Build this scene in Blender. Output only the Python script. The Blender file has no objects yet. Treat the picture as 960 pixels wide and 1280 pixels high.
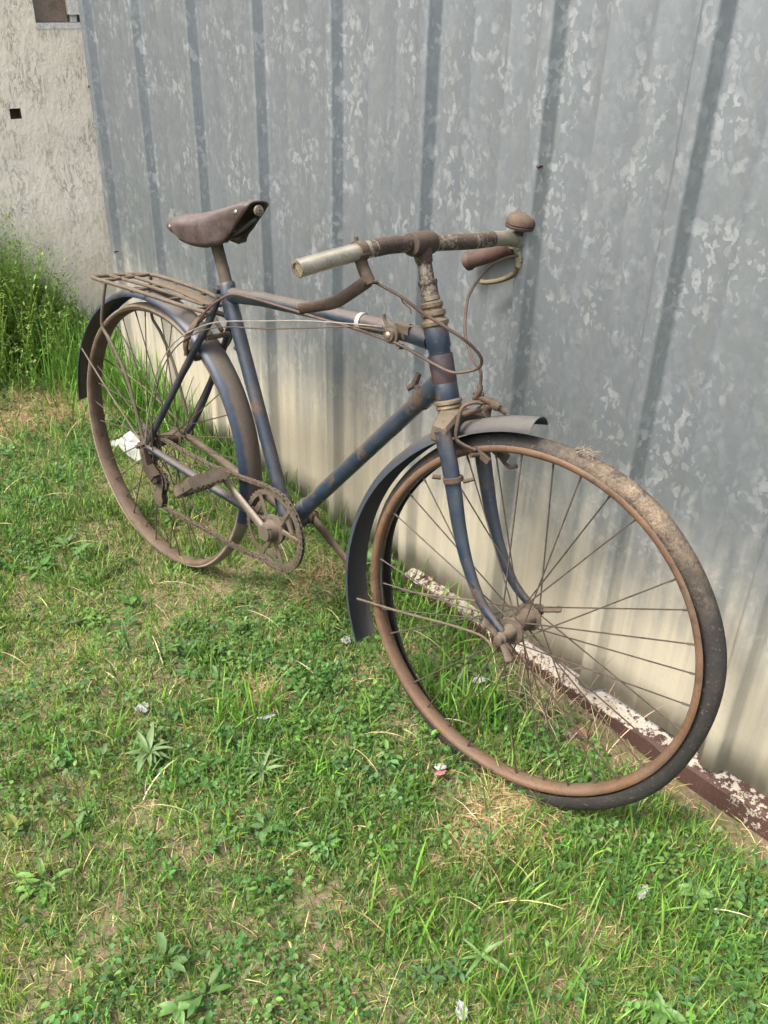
import bpy, bmesh, math, random
import numpy as np
from mathutils import Matrix, Vector

rng = np.random.default_rng(7)
random.seed(7)
scene = bpy.context.scene
COL = scene.collection

# ------------------------------------------------------------------ camera
cd = bpy.data.cameras.new('camera')
cam = bpy.data.objects.new('camera', cd)
COL.objects.link(cam)
cd.sensor_fit = 'VERTICAL'
cd.sensor_height = 24.0
cd.lens = 24.0 * 1109.465 / 1280.0
cd.clip_start = 0.02
cd.clip_end = 500
R_ = Vector((0.65409001, 0.75603644, 0.02398234))
U_ = Vector((-0.40366463, 0.32206893, 0.85634483))
F_ = Vector((-0.63970393, 0.56980743, -0.51584725))
m = Matrix.Identity(4)
for i in range(3):
    m[i][0], m[i][1], m[i][2] = R_[i], U_[i], -F_[i]
m[0][3], m[1][3], m[2][3] = 0.0, -1.27208, 1.29826
cam.matrix_world = m
scene.camera = cam

# ------------------------------------------------------------------ light
SUN_TO = Vector((-0.10, -0.62, 0.85)).normalized()
world = bpy.data.worlds.new('World')
scene.world = world
world.use_nodes = True
wn = world.node_tree
bg = wn.nodes['Background']
sky = wn.nodes.new('ShaderNodeTexSky')
sky.sky_type = 'NISHITA'
sky.sun_disc = False
sky.sun_elevation = math.asin(SUN_TO.z)
sky.sun_rotation = math.atan2(SUN_TO.x, SUN_TO.y)
sky.dust_density = 6.0
sky.air_density = 1.0
sky.ozone_density = 0.8
wn.links.new(sky.outputs[0], bg.inputs[0])
bg.inputs[1].default_value = 0.115
sl = bpy.data.lights.new('sun', 'SUN')
sl.energy = 1.5
sl.angle = math.radians(16)
sl.color = (1.0, 0.965, 0.90)
sun = bpy.data.objects.new('sun', sl)
COL.objects.link(sun)
sun.rotation_euler = (-SUN_TO).to_track_quat('-Z', 'Y').to_euler()
sun.location = SUN_TO * 8
vs = scene.view_settings
vs.view_transform = 'Standard'
vs.look = 'None'
vs.exposure = 1.90
vs.gamma = 1.0
scene.cycles.adaptive_threshold = 0.025
scene.cycles.max_bounces = 4
scene.cycles.diffuse_bounces = 2
scene.cycles.glossy_bounces = 3
scene.cycles.transmission_bounces = 3


# ------------------------------------------------------------------ materials
class NT:
    def __init__(self, name):
        self.m = bpy.data.materials.new(name)
        self.m.use_nodes = True
        self.t = self.m.node_tree
        self.b = self.t.nodes['Principled BSDF']

    def n(self, typ, **kw):
        nd = self.t.nodes.new(typ)
        for k, v in kw.items():
            setattr(nd, k, v)
        return nd

    def l(self, a, b):
        self.t.links.new(a, b)

    def put(self, sock, v):
        if isinstance(v, bpy.types.NodeSocket):
            self.l(v, sock)
        else:
            sock.default_value = v

    def coord(self, kind='Object'):
        return self.n('ShaderNodeTexCoord').outputs[kind]

    def mapping(self, vec, scale=(1, 1, 1), loc=(0, 0, 0)):
        nd = self.n('ShaderNodeMapping')
        self.l(vec, nd.inputs[0])
        nd.inputs[1].default_value = loc
        nd.inputs[3].default_value = scale
        return nd.outputs[0]

    def noise(self, vec, scale, detail=4, rough=0.6, dist=0.0):
        nd = self.n('ShaderNodeTexNoise')
        self.l(vec, nd.inputs['Vector'])
        nd.inputs['Scale'].default_value = scale
        nd.inputs['Detail'].default_value = detail
        nd.inputs['Roughness'].default_value = rough
        nd.inputs['Distortion'].default_value = dist
        return nd.outputs[0]

    def voro(self, vec, scale, feature='F1', out='Color'):
        nd = self.n('ShaderNodeTexVoronoi', feature=feature)
        self.l(vec, nd.inputs['Vector'])
        nd.inputs['Scale'].default_value = scale
        return nd.outputs[out]

    def ramp(self, val, a, b, lo=0.0, hi=1.0):
        nd = self.n('ShaderNodeMapRange')
        nd.interpolation_type = 'SMOOTHSTEP'
        self.l(val, nd.inputs[0])
        nd.inputs[1].default_value = a
        nd.inputs[2].default_value = b
        nd.inputs[3].default_value = lo
        nd.inputs[4].default_value = hi
        return nd.outputs[0]

    def math(self, op, a, b=0.0):
        nd = self.n('ShaderNodeMath', operation=op)
        self.put(nd.inputs[0], a)
        self.put(nd.inputs[1], b)
        return nd.outputs[0]

    def mix(self, fac, a, b):
        nd = self.n('ShaderNodeMix', data_type='RGBA')
        self.put(nd.inputs[0], fac)
        for s, v in ((nd.inputs[6], a), (nd.inputs[7], b)):
            if isinstance(v, bpy.types.NodeSocket):
                self.l(v, s)
            else:
                s.default_value = (*v, 1.0)
        return nd.outputs[2]

    def sep(self, vec):
        nd = self.n('ShaderNodeSeparateXYZ')
        self.l(vec, nd.inputs[0])
        return nd.outputs

    def addv(self, a, b, scale):
        s = self.n('ShaderNodeVectorMath', operation='SCALE')
        self.l(b, s.inputs[0])
        s.inputs[3].default_value = scale
        d = self.n('ShaderNodeVectorMath', operation='ADD')
        self.l(a, d.inputs[0])
        self.l(s.outputs[0], d.inputs[1])
        return d.outputs[0]

    def bump(self, h, strength=0.4, dist=0.002):
        nd = self.n('ShaderNodeBump')
        nd.inputs['Strength'].default_value = strength
        nd.inputs['Distance'].default_value = dist
        self.l(h, nd.inputs['Height'])
        self.l(nd.outputs[0], self.b.inputs['Normal'])

    def out(self, col, rough=0.6, metal=0.0, spec=0.4):
        self.put(self.b.inputs['Base Color'], col if isinstance(col, bpy.types.NodeSocket) else (*col, 1))
        self.put(self.b.inputs['Roughness'], rough)
        self.put(self.b.inputs['Metallic'], metal)
        self.put(self.b.inputs['Specular IOR Level'], spec)
        return self.m


def dirty(name, base, base2=None, rust=None, rust_lo=0.62, rust_hi=0.7, dust=(0.15, 0.118, 0.082), dust_amt=0.5,
          top_dust=0.6, rough=0.5, metal=0.0, scale=30.0, bump=0.3, spec=0.4, grime=1.0, chips=False, k=0.86):
    """worn surface: paint or metal, rust patches, settled dust"""
    sc_ = lambda q: tuple(x * k for x in q) if q else None
    base, base2, rust, dust = sc_(base), sc_(base2), sc_(rust), sc_(dust)
    t = NT(name)
    c = t.coord()
    n1 = t.noise(c, scale, 6, 0.65)
    n2 = t.noise(t.mapping(c, loc=(3, 1, 7)), scale * 0.45, 7, 0.7, 0.4)
    n3 = t.noise(t.mapping(c, loc=(9, 4, 2)), scale * 5, 3, 0.6)
    col = t.mix(t.ramp(n1, 0.3, 0.7), base, base2 or tuple(x * 0.7 for x in base))
    rmask = None
    if rust:
        rmask = t.ramp(t.math('ADD', t.math('MULTIPLY', n2, 0.75), t.math('MULTIPLY', n3, 0.25)), rust_lo, rust_hi)
        rcol = t.mix(t.ramp(n3, 0.35, 0.65), rust, tuple(x * 0.55 for x in rust))
        col = t.mix(rmask, col, rcol)
    nz = t.sep(t.n('ShaderNodeNewGeometry').outputs['Normal'])[2]
    up = t.math('MULTIPLY', t.ramp(nz, 0.15, 0.95), top_dust)
    dn = t.math('MULTIPLY', t.ramp(t.noise(t.mapping(c, loc=(1, 8, 5)), scale * 0.8, 6, 0.7), 0.35, 0.75), dust_amt)
    dm = t.math('MINIMUM', t.math('ADD', up, dn), 0.93)
    dcol = t.mix(n3, dust, tuple(x * 0.72 for x in dust))
    col = t.mix(dm, col, dcol)
    n4 = t.noise(t.mapping(c, loc=(2, 6, 4)), scale * 13, 4, 0.75)
    n5 = t.noise(t.mapping(c, loc=(5, 2, 9)), scale * 1.6, 6, 0.75)
    col = t.mix(t.ramp(n4, 0.50, 0.68, 0, 0.72 * grime), col, t.mix(0.6, col, (0.018, 0.013, 0.010)))
    col = t.mix(t.ramp(n5, 0.52, 0.66, 0, 0.55 * grime), col, t.mix(0.55, col, (0.035, 0.022, 0.015)))
    col = t.mix(t.ramp(n4, 0.42, 0.30, 0, 0.35), col, dust)
    if chips:
        ch = t.noise(t.mapping(c, loc=(7, 3, 1)), scale * 3.2, 9, 0.72)
        col = t.mix(t.ramp(ch, 0.605, 0.625), col, t.mix(t.ramp(n4, 0.4, 0.6), (0.11, 0.07, 0.045), (0.05, 0.028, 0.018)))
        col = t.mix(t.ramp(ch, 0.345, 0.325, 0, 0.6), col, (0.20, 0.19, 0.17))
    r = t.math('ADD', rough, t.math('MULTIPLY', dm, 0.85 - rough))
    if rmask is not None:
        r = t.math('MAXIMUM', r, t.math('MULTIPLY', rmask, 0.8))
    mt = 0.0
    if metal:
        inv = t.math('SUBTRACT', 1.0, dm)
        if rmask is not None:
            inv = t.math('MULTIPLY', inv, t.math('SUBTRACT', 1.0, rmask))
        mt = t.math('MULTIPLY', inv, metal)
    if bump:
        h = t.math('ADD', t.math('ADD', t.math('MULTIPLY', n3, 0.5), n2), t.math('MULTIPLY', n4, 0.35))
        t.bump(h, bump, 0.002)
    return t.out(col, r, mt, spec)


M = {}
M['blue'] = dirty('blue_paint', (0.0055, 0.0185, 0.041), (0.010, 0.026, 0.050), (0.07, 0.042, 0.028), 0.545, 0.58,
                  dust=(0.125, 0.105, 0.082), dust_amt=0.20, top_dust=0.68, rough=0.30, scale=34, spec=0.6, chips=True)
M['blue_dark'] = dirty('dark_blue_paint', (0.009, 0.015, 0.027), (0.015, 0.021, 0.034), (0.05, 0.032, 0.022), 0.58, 0.68,
                       dust=(0.12, 0.10, 0.08), dust_amt=0.4, top_dust=0.6, rough=0.45, scale=26)
M['rust'] = dirty('brown_rust', (0.062, 0.034, 0.022), (0.036, 0.020, 0.014), (0.10, 0.050, 0.027), 0.52, 0.62,
                  dust_amt=0.5, top_dust=0.45, rough=0.75, scale=40, bump=0.5)
M['rust_dark'] = dirty('dark_rust', (0.030, 0.018, 0.014), (0.048, 0.027, 0.020), (0.085, 0.046, 0.028), 0.55, 0.65,
                       dust_amt=0.28, top_dust=0.35, rough=0.7, scale=45, bump=0.5)
M['rim'] = dirty('rusty_rim_steel', (0.135, 0.070, 0.034), (0.080, 0.043, 0.026), (0.045, 0.026, 0.018), 0.52, 0.66,
                 dust=(0.15, 0.108, 0.072), dust_amt=0.6, top_dust=0.3, rough=0.6, scale=22, bump=0.35)
M['rim_dusty'] = dirty('dusty_rim_steel', (0.075, 0.047, 0.030), (0.05, 0.032, 0.021), (0.035, 0.021, 0.015), 0.56, 0.66,
                       dust=(0.17, 0.125, 0.085), dust_amt=0.6, top_dust=0.25, rough=0.7, scale=22, bump=0.35)
M['dusty'] = dirty('dusty_steel', (0.080, 0.061, 0.044), (0.055, 0.041, 0.03), (0.045, 0.028, 0.019), 0.54, 0.64,
                   dust=(0.155, 0.122, 0.084), dust_amt=0.65, top_dust=0.6, rough=0.7, scale=45, bump=0.5)
M['tyre_dusty'] = dirty('dust_covered_rubber', (0.22, 0.185, 0.14), (0.17, 0.14, 0.105), (0.08, 0.06, 0.042), 0.58, 0.68,
                        dust=(0.25, 0.20, 0.15), dust_amt=0.6, top_dust=0.3, rough=0.8, scale=30, bump=0.5)
M['alloy'] = dirty('dull_alloy', (0.17, 0.15, 0.12), (0.13, 0.11, 0.085), (0.07, 0.05, 0.035), 0.56, 0.66, grime=0.6,
                   dust=(0.22, 0.18, 0.135), dust_amt=0.4, top_dust=0.3, rough=0.45, metal=0.5, scale=45, bump=0.4)
M['spoke'] = dirty('spoke_steel', (0.038, 0.027, 0.021), (0.06, 0.045, 0.034), (0.022, 0.015, 0.012), 0.5, 0.6,
                   dust_amt=0.3, top_dust=0.1, rough=0.6, scale=35, bump=0)
M['cream'] = dirty('flaking_chrome', (0.40, 0.37, 0.29), (0.30, 0.27, 0.20), (0.055, 0.033, 0.026), 0.53, 0.56,
                   grime=0.35, dust=(0.30, 0.25, 0.18), dust_amt=0.25, top_dust=0.1, rough=0.28, metal=0.75, scale=55, bump=0.4)
M['silver'] = dirty('pale_worn_chrome', (0.50, 0.47, 0.39), (0.40, 0.37, 0.29), (0.10, 0.066, 0.05), 0.60, 0.64,
                    grime=0.2, dust=(0.36, 0.31, 0.23), dust_amt=0.2, top_dust=0.05, rough=0.25, metal=0.8, scale=55, bump=0.2)
M['bar_rust'] = dirty('rusted_chrome', (0.26, 0.23, 0.18), (0.19, 0.165, 0.125), (0.055, 0.034, 0.027), 0.41, 0.47,
                      dust=(0.22, 0.175, 0.125), dust_amt=0.2, top_dust=0.15, rough=0.4, metal=0.4, scale=42, bump=0.5)
M['brass'] = dirty('dull_headset_metal', (0.20, 0.16, 0.10), (0.15, 0.115, 0.07), (0.07, 0.042, 0.027), 0.52, 0.62,
                   dust_amt=0.4, top_dust=0.5, rough=0.4, metal=0.6, scale=40)
M['leather'] = dirty('brown_leather', (0.036, 0.024, 0.023), (0.050, 0.035, 0.034), (0.018, 0.012, 0.012), 0.56, 0.68,
                     dust=(0.15, 0.127, 0.12), dust_amt=0.55, top_dust=0.6, rough=0.27, scale=28, bump=0.3)
M['black'] = dirty('black_underside', (0.012, 0.011, 0.011), (0.02, 0.018, 0.017), None, dust_amt=0.15, top_dust=0.2,
                   rough=0.7, scale=40)
M['grip'] = dirty('brown_rubber_grip', (0.06, 0.027, 0.023), (0.042, 0.019, 0.017), (0.025, 0.013, 0.012), 0.6, 0.7,
                  dust_amt=0.25, top_dust=0.2, rough=0.6, scale=40)
M['wire'] = dirty('dull_wire', (0.33, 0.32, 0.29), (0.24, 0.22, 0.19), (0.12, 0.08, 0.05), 0.6, 0.7, dust_amt=0.2,
                  top_dust=0.1, rough=0.45, metal=0.4, scale=30, bump=0)
M['sheath'] = dirty('brown_cable_sheath', (0.045, 0.025, 0.021), (0.07, 0.042, 0.034), (0.12, 0.085, 0.062), 0.58, 0.7,
                    dust_amt=0.3, top_dust=0.2, rough=0.55, scale=25, bump=0)
M['white_plastic'] = dirty('white_plastic', (0.34, 0.34, 0.32), (0.28, 0.28, 0.26), None, dust_amt=0.1, top_dust=0.05,
                           rough=0.45, scale=40)


M['decal'] = dirty('worn_red_transfer', (0.060, 0.024, 0.022), (0.020, 0.028, 0.046), (0.012, 0.022, 0.042), 0.46, 0.52,
                   dust=(0.14, 0.10, 0.085), dust_amt=0.3, top_dust=0.3, rough=0.5, scale=40)


def rubber():
    t = NT('dried_mud_rubber')
    c = t.coord()
    n1 = t.noise(c, 30, 6, 0.7)
    n2 = t.noise(c, 9, 5, 0.65)
    n3 = t.noise(c, 160, 3)
    col = t.mix(n1, (0.012, 0.0115, 0.011), (0.024, 0.022, 0.020))
    col = t.mix(t.ramp(n2, 0.45, 0.75, 0, 0.3), col, (0.06, 0.05, 0.04))
    col = t.mix(t.ramp(n3, 0.58, 0.70, 0, 0.4), col, (0.13, 0.10, 0.07))
    vm = t.n('ShaderNodeVectorMath', operation='DISTANCE')
    t.l(c, vm.inputs[0])
    vm.inputs[1].default_value = (0.150, 0.0, 0.306)
    d = t.math('ADD', vm.outputs['Value'], t.math('MULTIPLY', t.math('SUBTRACT', n2, 0.5), 0.34))
    d = t.math('ADD', d, t.math('MULTIPLY', t.math('SUBTRACT', n1, 0.5), 0.26))
    d = t.math('ADD', d, t.math('MULTIPLY', t.math('SUBTRACT', n3, 0.5), 0.16))
    mud = t.math('MULTIPLY', t.ramp(d, 0.20, 0.05), t.ramp(t.math('ADD', t.math('MULTIPLY', n1, 0.6), t.math('MULTIPLY', n3, 0.4)), 0.40, 0.53, 0.15, 1.0))
    col = t.mix(t.math('MULTIPLY', mud, 0.92), col, t.mix(t.ramp(n3, 0.35, 0.65), (0.20, 0.155, 0.105), (0.10, 0.075, 0.052)))
    t.bump(t.math('ADD', t.math('MULTIPLY', n3, 0.4), t.math('MULTIPLY', mud, n1)), 0.6, 0.004)
    return t.out(col, 0.72, 0, 0.35)


M['rubber'] = rubber()


def fender_mat(name, lo, hi, dc, bc):
    """blue paint with road dirt caked along the crown of the fender"""
    t = NT(name)
    c = t.coord()
    n1 = t.noise(c, 24, 6, 0.65)
    n3 = t.noise(c, 120, 3)
    y = t.math('ABSOLUTE', t.sep(c)[1])
    y = t.math('ADD', y, t.math('MULTIPLY', t.math('SUBTRACT', n1, 0.5), 0.018))
    d = t.ramp(y, hi, lo)
    col = t.mix(n1, tuple(k * 0.55 for k in bc), bc)
    col = t.mix(t.ramp(n3, 0.56, 0.72, 0, 0.6), col, (0.07, 0.05, 0.036))
    n4 = t.noise(c, 300, 4, 0.75)
    col = t.mix(t.math('MULTIPLY', d, 0.88), col, t.mix(n3, dc, tuple(k * 0.62 for k in dc)))
    nz = t.sep(t.n('ShaderNodeNewGeometry').outputs['Normal'])[2]
    col = t.mix(t.ramp(nz, 0.45, 1.0, 0, 0.7), col, t.mix(n1, (0.070, 0.070, 0.070), (0.125, 0.116, 0.10)))
    col = t.mix(t.ramp(n4, 0.5, 0.68, 0, 0.6), col, t.mix(0.6, col, (0.02, 0.015, 0.012)))
    t.bump(t.math('ADD', t.math('ADD', n1, t.math('MULTIPLY', n3, 0.3)), t.math('MULTIPLY', n4, 0.3)), 0.3, 0.003)
    return t.out(col, t.math('ADD', 0.45, t.math('MULTIPLY', d, 0.35)), 0, 0.4)


M['fender_rear'] = fender_mat('dirt_caked_blue_fender', 0.013, 0.024, (0.11, 0.082, 0.058), (0.013, 0.028, 0.055))
M['fender_front'] = fender_mat('dusty_blue_fender', 0.004, 0.036, (0.060, 0.055, 0.050), (0.034, 0.044, 0.060))


def galv():
    t = NT('galvanised_sheet')
    c = t.coord()
    wrp = t.n('ShaderNodeTexNoise')
    t.l(c, wrp.inputs['Vector'])
    wrp.inputs['Scale'].default_value = 40
    wrp.inputs['Detail'].default_value = 4
    cw = t.addv(c, wrp.outputs['Color'], 0.03)
    s1 = t.sep(t.voro(t.mapping(cw, (1, 1, 0.55)), 92))[0]
    s2 = t.sep(t.voro(t.mapping(cw, (1, 1, 0.6), (4, 2, 1)), 150))[0]
    big = t.noise(t.mapping(c, (1, 1, 0.45)), 3.2, 5, 0.6)
    fine = t.noise(c, 90, 4)
    strk = t.noise(t.mapping(c, (30, 30, 1.1)), 1.0, 5, 0.65)
    col = t.mix(big, (0.135, 0.157, 0.176), (0.200, 0.225, 0.250))
    col = t.mix(t.ramp(s1, 0.0, 1.0, 0, 0.30), col, (0.13, 0.148, 0.165))
    col = t.mix(t.ramp(s2, 0.0, 1.0, 0, 0.35), col, (0.21, 0.228, 0.240))
    col = t.mix(t.ramp(strk, 0.42, 0.72, 0, 0.5), col, (0.19, 0.205, 0.205))
    fl = t.ramp(s1, 0.80, 0.87)
    fl = t.math('MULTIPLY', fl, t.ramp(fine, 0.3, 0.55))
    f2 = t.math('MULTIPLY', t.ramp(s2, 0.82, 0.90), 0.7)
    dens = t.ramp(t.noise(c, 9, 3), 0.42, 0.62)
    fm = t.math('MULTIPLY', t.math('MAXIMUM', fl, f2), t.math('ADD', 0.10, t.math('MULTIPLY', dens, 0.9)))
    col = t.mix(t.math('MULTIPLY', fm, 0.64), col, (0.335, 0.356, 0.370))
    # beige soil and lime splashed up from the ground
    z = t.sep(c)[2]
    zz = t.math('ADD', z, t.math('MULTIPLY', t.math('SUBTRACT', strk, 0.5), 0.34))
    zz = t.math('ADD', zz, t.math('MULTIPLY', t.math('SUBTRACT', big, 0.5), 0.25))
    zz = t.math('ADD', zz, t.math('MULTIPLY', t.math('SUBTRACT', t.noise(t.mapping(c, (1, 1, 0.5)), 30, 7, 0.75), 0.5), 0.22))
    st = t.ramp(zz, 0.58, 0.20)
    stain = t.mix(t.ramp(strk, 0.3, 0.7), (0.37, 0.335, 0.25), (0.285, 0.26, 0.198))
    stain = t.mix(t.ramp(fine, 0.55, 0.75, 0, 0.3), stain, (0.22, 0.205, 0.165))
    col = t.mix(t.math('MULTIPLY', st, 0.9), col, stain)
    t.bump(t.math('ADD', t.math('MULTIPLY', s1, 0.15), t.math('ADD', t.math('MULTIPLY', big, 2.5), t.math('MULTIPLY', fine, 0.12))), 0.25, 0.006)
    rough = t.math('ADD', t.math('ADD', 0.40, t.math('MULTIPLY', s1, 0.14)), t.math('MULTIPLY', st, 0.3))
    metal = t.math('MULTIPLY', t.math('SUBTRACT', 1.0, st), 0.6)
    return t.out(col, rough, metal, 0.4)


M['galv'] = galv()


def plaster():
    t = NT('weathered_plaster')
    c = t.coord()
    n1 = t.noise(c, 3.5, 6, 0.65)
    n2 = t.noise(t.mapping(c, (1, 1, 0.30)), 30, 8, 0.72, 0.5)
    n3 = t.noise(c, 120, 4)
    pit = t.voro(t.mapping(c, (1, 1, 0.55)), 60, 'F1', 'Distance')
    col = t.mix(n1, (0.82, 0.69, 0.51), (0.90, 0.80, 0.64))
    z = t.sep(c)[2]
    lo = t.ramp(t.math('ADD', z, t.math('MULTIPLY', t.math('SUBTRACT', n1, 0.5), 0.5)), 0.55, 0.2)
    col = t.mix(lo, col, (0.78, 0.66, 0.46))
    thin = t.ramp(t.math('ABSOLUTE', t.math('SUBTRACT', n2, 0.5)), 0.022, 0.004)
    thin = t.math('MULTIPLY', thin, t.ramp(t.noise(c, 9, 3), 0.42, 0.6))
    crk = t.math('MULTIPLY', t.math('MAXIMUM', thin, t.ramp(n2, 0.62, 0.70)), t.math('SUBTRACT', 1.0, t.math('MULTIPLY', lo, 0.7)))
    col = t.mix(t.math('MULTIPLY', crk, 0.75), col, (0.25, 0.21, 0.17))
    col = t.mix(t.math('MULTIPLY', t.ramp(n3, 0.58, 0.7), 0.45), col, (0.33, 0.28, 0.22))
    h = t.math('SUBTRACT', t.math('ADD', n3, t.math('MULTIPLY', pit, 0.8)), t.math('MULTIPLY', crk, 1.3))
    t.bump(h, 0.45, 0.006)
    return t.out(col, 0.9, 0, 0.2)


M['plaster'] = plaster()
M['hole'] = NT('dark_brown_hole').out((0.10, 0.07, 0.05), 0.9)  # one even dark brown for the sides and back of the square hole
M['board'] = dirty('weathered_board', (0.26, 0.19, 0.13), (0.2, 0.145, 0.1), (0.15, 0.1, 0.07), 0.55, 0.7, k=1.0, dust=(0.34, 0.27, 0.19),
                   dust_amt=0.5, top_dust=0.2, rough=0.85, scale=14)
M['whitewash'] = dirty('old_white_paint', (0.82, 0.76, 0.68), (0.74, 0.67, 0.6), (0.45, 0.34, 0.27), 0.6, 0.7, k=1.0, dust=(0.5, 0.42, 0.33),
                       dust_amt=0.3, top_dust=0.2, rough=0.8, scale=14)


def rail_mat(name, lo, hi, zlo, zhi):
    """brown steel with flaking lime-white paint; more paint left towards the top edge"""
    t = NT(name)
    c = t.coord()
    n1 = t.noise(c, 70, 6, 0.72)
    n2 = t.noise(c, 14, 4)
    n3 = t.noise(c, 160, 3)
    brown = t.mix(n2, (0.040, 0.020, 0.015), (0.062, 0.032, 0.024))
    brown = t.mix(t.ramp(n3, 0.5, 0.75, 0, 0.4), brown, (0.11, 0.078, 0.06))
    white = t.mix(n2, (0.27, 0.24, 0.19), (0.37, 0.335, 0.275))
    z = t.sep(c)[2]
    v = t.math('ADD', t.math('ADD', t.math('MULTIPLY', n1, 0.7), t.math('MULTIPLY', n2, 0.3)), t.ramp(z, zlo, zhi, -0.34, 0.02))
    v = t.math('ADD', v, t.math('MULTIPLY', t.math('SUBTRACT', t.noise(c, 3.3, 2), 0.42), 0.45))
    mk = t.ramp(v, lo, hi)
    mk = t.math('MULTIPLY', mk, t.ramp(t.noise(c, 110, 5, 0.7), 0.60, 0.56))
    t.bump(t.math('ADD', mk, t.math('MULTIPLY', n3, 0.3)), 0.6, 0.002)
    return t.out(t.mix(mk, brown, white), 0.75, 0, 0.3)


M['rail_white'] = rail_mat('flaking_white_rail', 0.50, 0.52, 0.012, 0.040)
M['rail_brown'] = rail_mat('brown_rail', 0.57, 0.585, -0.2, -0.1)


def ground_mat():
    t = NT('bare_soil_and_thatch')
    c = t.coord()
    n1 = t.noise(c, 1.7, 5, 0.6)
    n2 = t.noise(c, 14, 6, 0.65)
    n3 = t.noise(c, 120, 4, 0.7)
    col = t.mix(n2, (0.105, 0.078, 0.05), (0.19, 0.145, 0.098))
    col = t.mix(t.ramp(n3, 0.48, 0.72, 0, 0.6), col, (0.28, 0.22, 0.145))
    col = t.mix(t.ramp(n3, 0.48, 0.3, 0, 0.6), col, (0.05, 0.036, 0.024))
    g = t.math('MULTIPLY', t.ramp(t.noise(c, 40, 4), 0.40, 0.56), t.ramp(n1, 0.35, 0.6, 0.35, 0.8))
    col = t.mix(g, col, t.mix(n3, (0.075, 0.105, 0.032), (0.14, 0.16, 0.055)))
    # beyond the yard the meadow is too far off to show single blades
    dv = t.n('ShaderNodeVectorMath', operation='LENGTH')
    t.l(c, dv.inputs[0])
    far = t.ramp(dv.outputs['Value'], 6.0, 9.0)
    col = t.mix(t.math('MULTIPLY', far, 0.85), col, t.mix(n2, (0.075, 0.11, 0.035), (0.13, 0.16, 0.055)))
    t.bump(t.math('ADD', n2, t.math('MULTIPLY', n3, 0.6)), 0.8, 0.01)
    return t.out(col, 0.95, 0, 0.15)


M['ground'] = ground_mat()


def leaf_mat(name, rough=0.5, trans=0.3):
    t = NT(name)
    a = t.n('ShaderNodeAttribute')
    a.attribute_name = 'col'
    c = t.coord()
    v = t.mix(t.ramp(t.noise(c, 60, 2), 0.3, 0.7, 0, 0.35), a.outputs['Color'], (0.05, 0.075, 0.025))
    t.out(v, rough, 0, 0.28)
    tr = t.n('ShaderNodeBsdfTranslucent')
    t.l(v, tr.inputs[0])
    mx = t.n('ShaderNodeMixShader')
    mx.inputs[0].default_value = trans
    t.l(t.b.outputs[0], mx.inputs[1])
    t.l(tr.outputs[0], mx.inputs[2])
    t.l(mx.outputs[0], t.t.nodes['Material Output'].inputs[0])
    return t.m


M['grass'] = leaf_mat('grass_blade')
M['weed'] = leaf_mat('tall_weed', 0.5, 0.5)
M['straw'] = leaf_mat('dry_straw', 0.7, 0.1)


def plain(name, c1, c2, rough=0.7, scale=60, bump=0.3):
    t = NT(name)
    c = t.coord()
    n = t.noise(c, scale, 5)
    t.bump(n, bump, 0.002)
    return t.out(t.mix(n, c1, c2), rough, 0, 0.3)


M['paper'] = plain('soiled_white_paper', (0.24, 0.24, 0.23), (0.33, 0.33, 0.32))
M['pink'] = plain('faded_pink_print', (0.24, 0.075, 0.095), (0.29, 0.12, 0.14))
M['grey_scrap'] = plain('grey_plastic_scrap', (0.19, 0.195, 0.195), (0.27, 0.275, 0.275))
M['stone'] = plain('pale_pebble', (0.22, 0.19, 0.155), (0.31, 0.27, 0.22), 0.85)
M['deadleaf'] = plain('dead_brown_leaf', (0.11, 0.062, 0.040), (0.17, 0.105, 0.068), 0.7)
M['rosette'] = plain('dull_green_leaf', (0.08, 0.135, 0.05), (0.115, 0.175, 0.07), 0.55, 40)
M['broadleaf'] = plain('fresh_green_leaf', (0.06, 0.125, 0.032), (0.09, 0.17, 0.045), 0.5, 40)
M['yellowleaf'] = plain('yellowed_leaf', (0.13, 0.145, 0.03), (0.10, 0.135, 0.03), 0.55, 40)


# ------------------------------------------------------------------ mesh helpers
def join(*parts):
    V, F, o = [], [], 0
    for v, f in parts:
        v = np.asarray(v, float)
        V.append(v)
        F += [tuple(i + o for i in q) for q in f]
        o += len(v)
    return np.concatenate(V), F


def make_mesh(name, V, F, mat, smooth=True, angle=40, fix=True):
    me = bpy.data.meshes.new(name)
    me.from_pydata([tuple(map(float, p)) for p in V], [], F)
    if fix:
        bm = bmesh.new()
        bm.from_mesh(me)
        bmesh.ops.recalc_face_normals(bm, faces=bm.faces)
        bm.to_mesh(me)
        bm.free()
    me.materials.append(mat)
    if smooth:
        me.polygons.foreach_set('use_smooth', [True] * len(me.polygons))
        me.set_sharp_from_angle(angle=math.radians(angle))
    return me


def link(name, data, parent=None, **props):
    o = bpy.data.objects.new(name, data)
    COL.objects.link(o)
    if parent is not None:
        o.parent = parent
    for k, v in props.items():
        o[k] = v
    return o


def obj(name, VF, mat, parent=None, smooth=True, angle=40, fix=True, **props):
    return link(name, make_mesh(name, VF[0], VF[1], mat, smooth, angle, fix), parent, **props)


def crm(P, n=6):
    """Catmull-Rom through points (last axis free, so radii may ride along)"""
    P = np.asarray(P, float)
    Q = np.vstack([2 * P[0] - P[1], P, 2 * P[-1] - P[-2]])
    out = []
    for i in range(1, len(Q) - 2):
        p0, p1, p2, p3 = Q[i - 1:i + 3]
        for k in range(n):
            t = k / n
            out.append(0.5 * (2 * p1 + (p2 - p0) * t + (2 * p0 - 5 * p1 + 4 * p2 - p3) * t * t + (3 * p1 - p0 - 3 * p2 + p3) * t ** 3))
    out.append(P[-1])
    return np.array(out)


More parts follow.
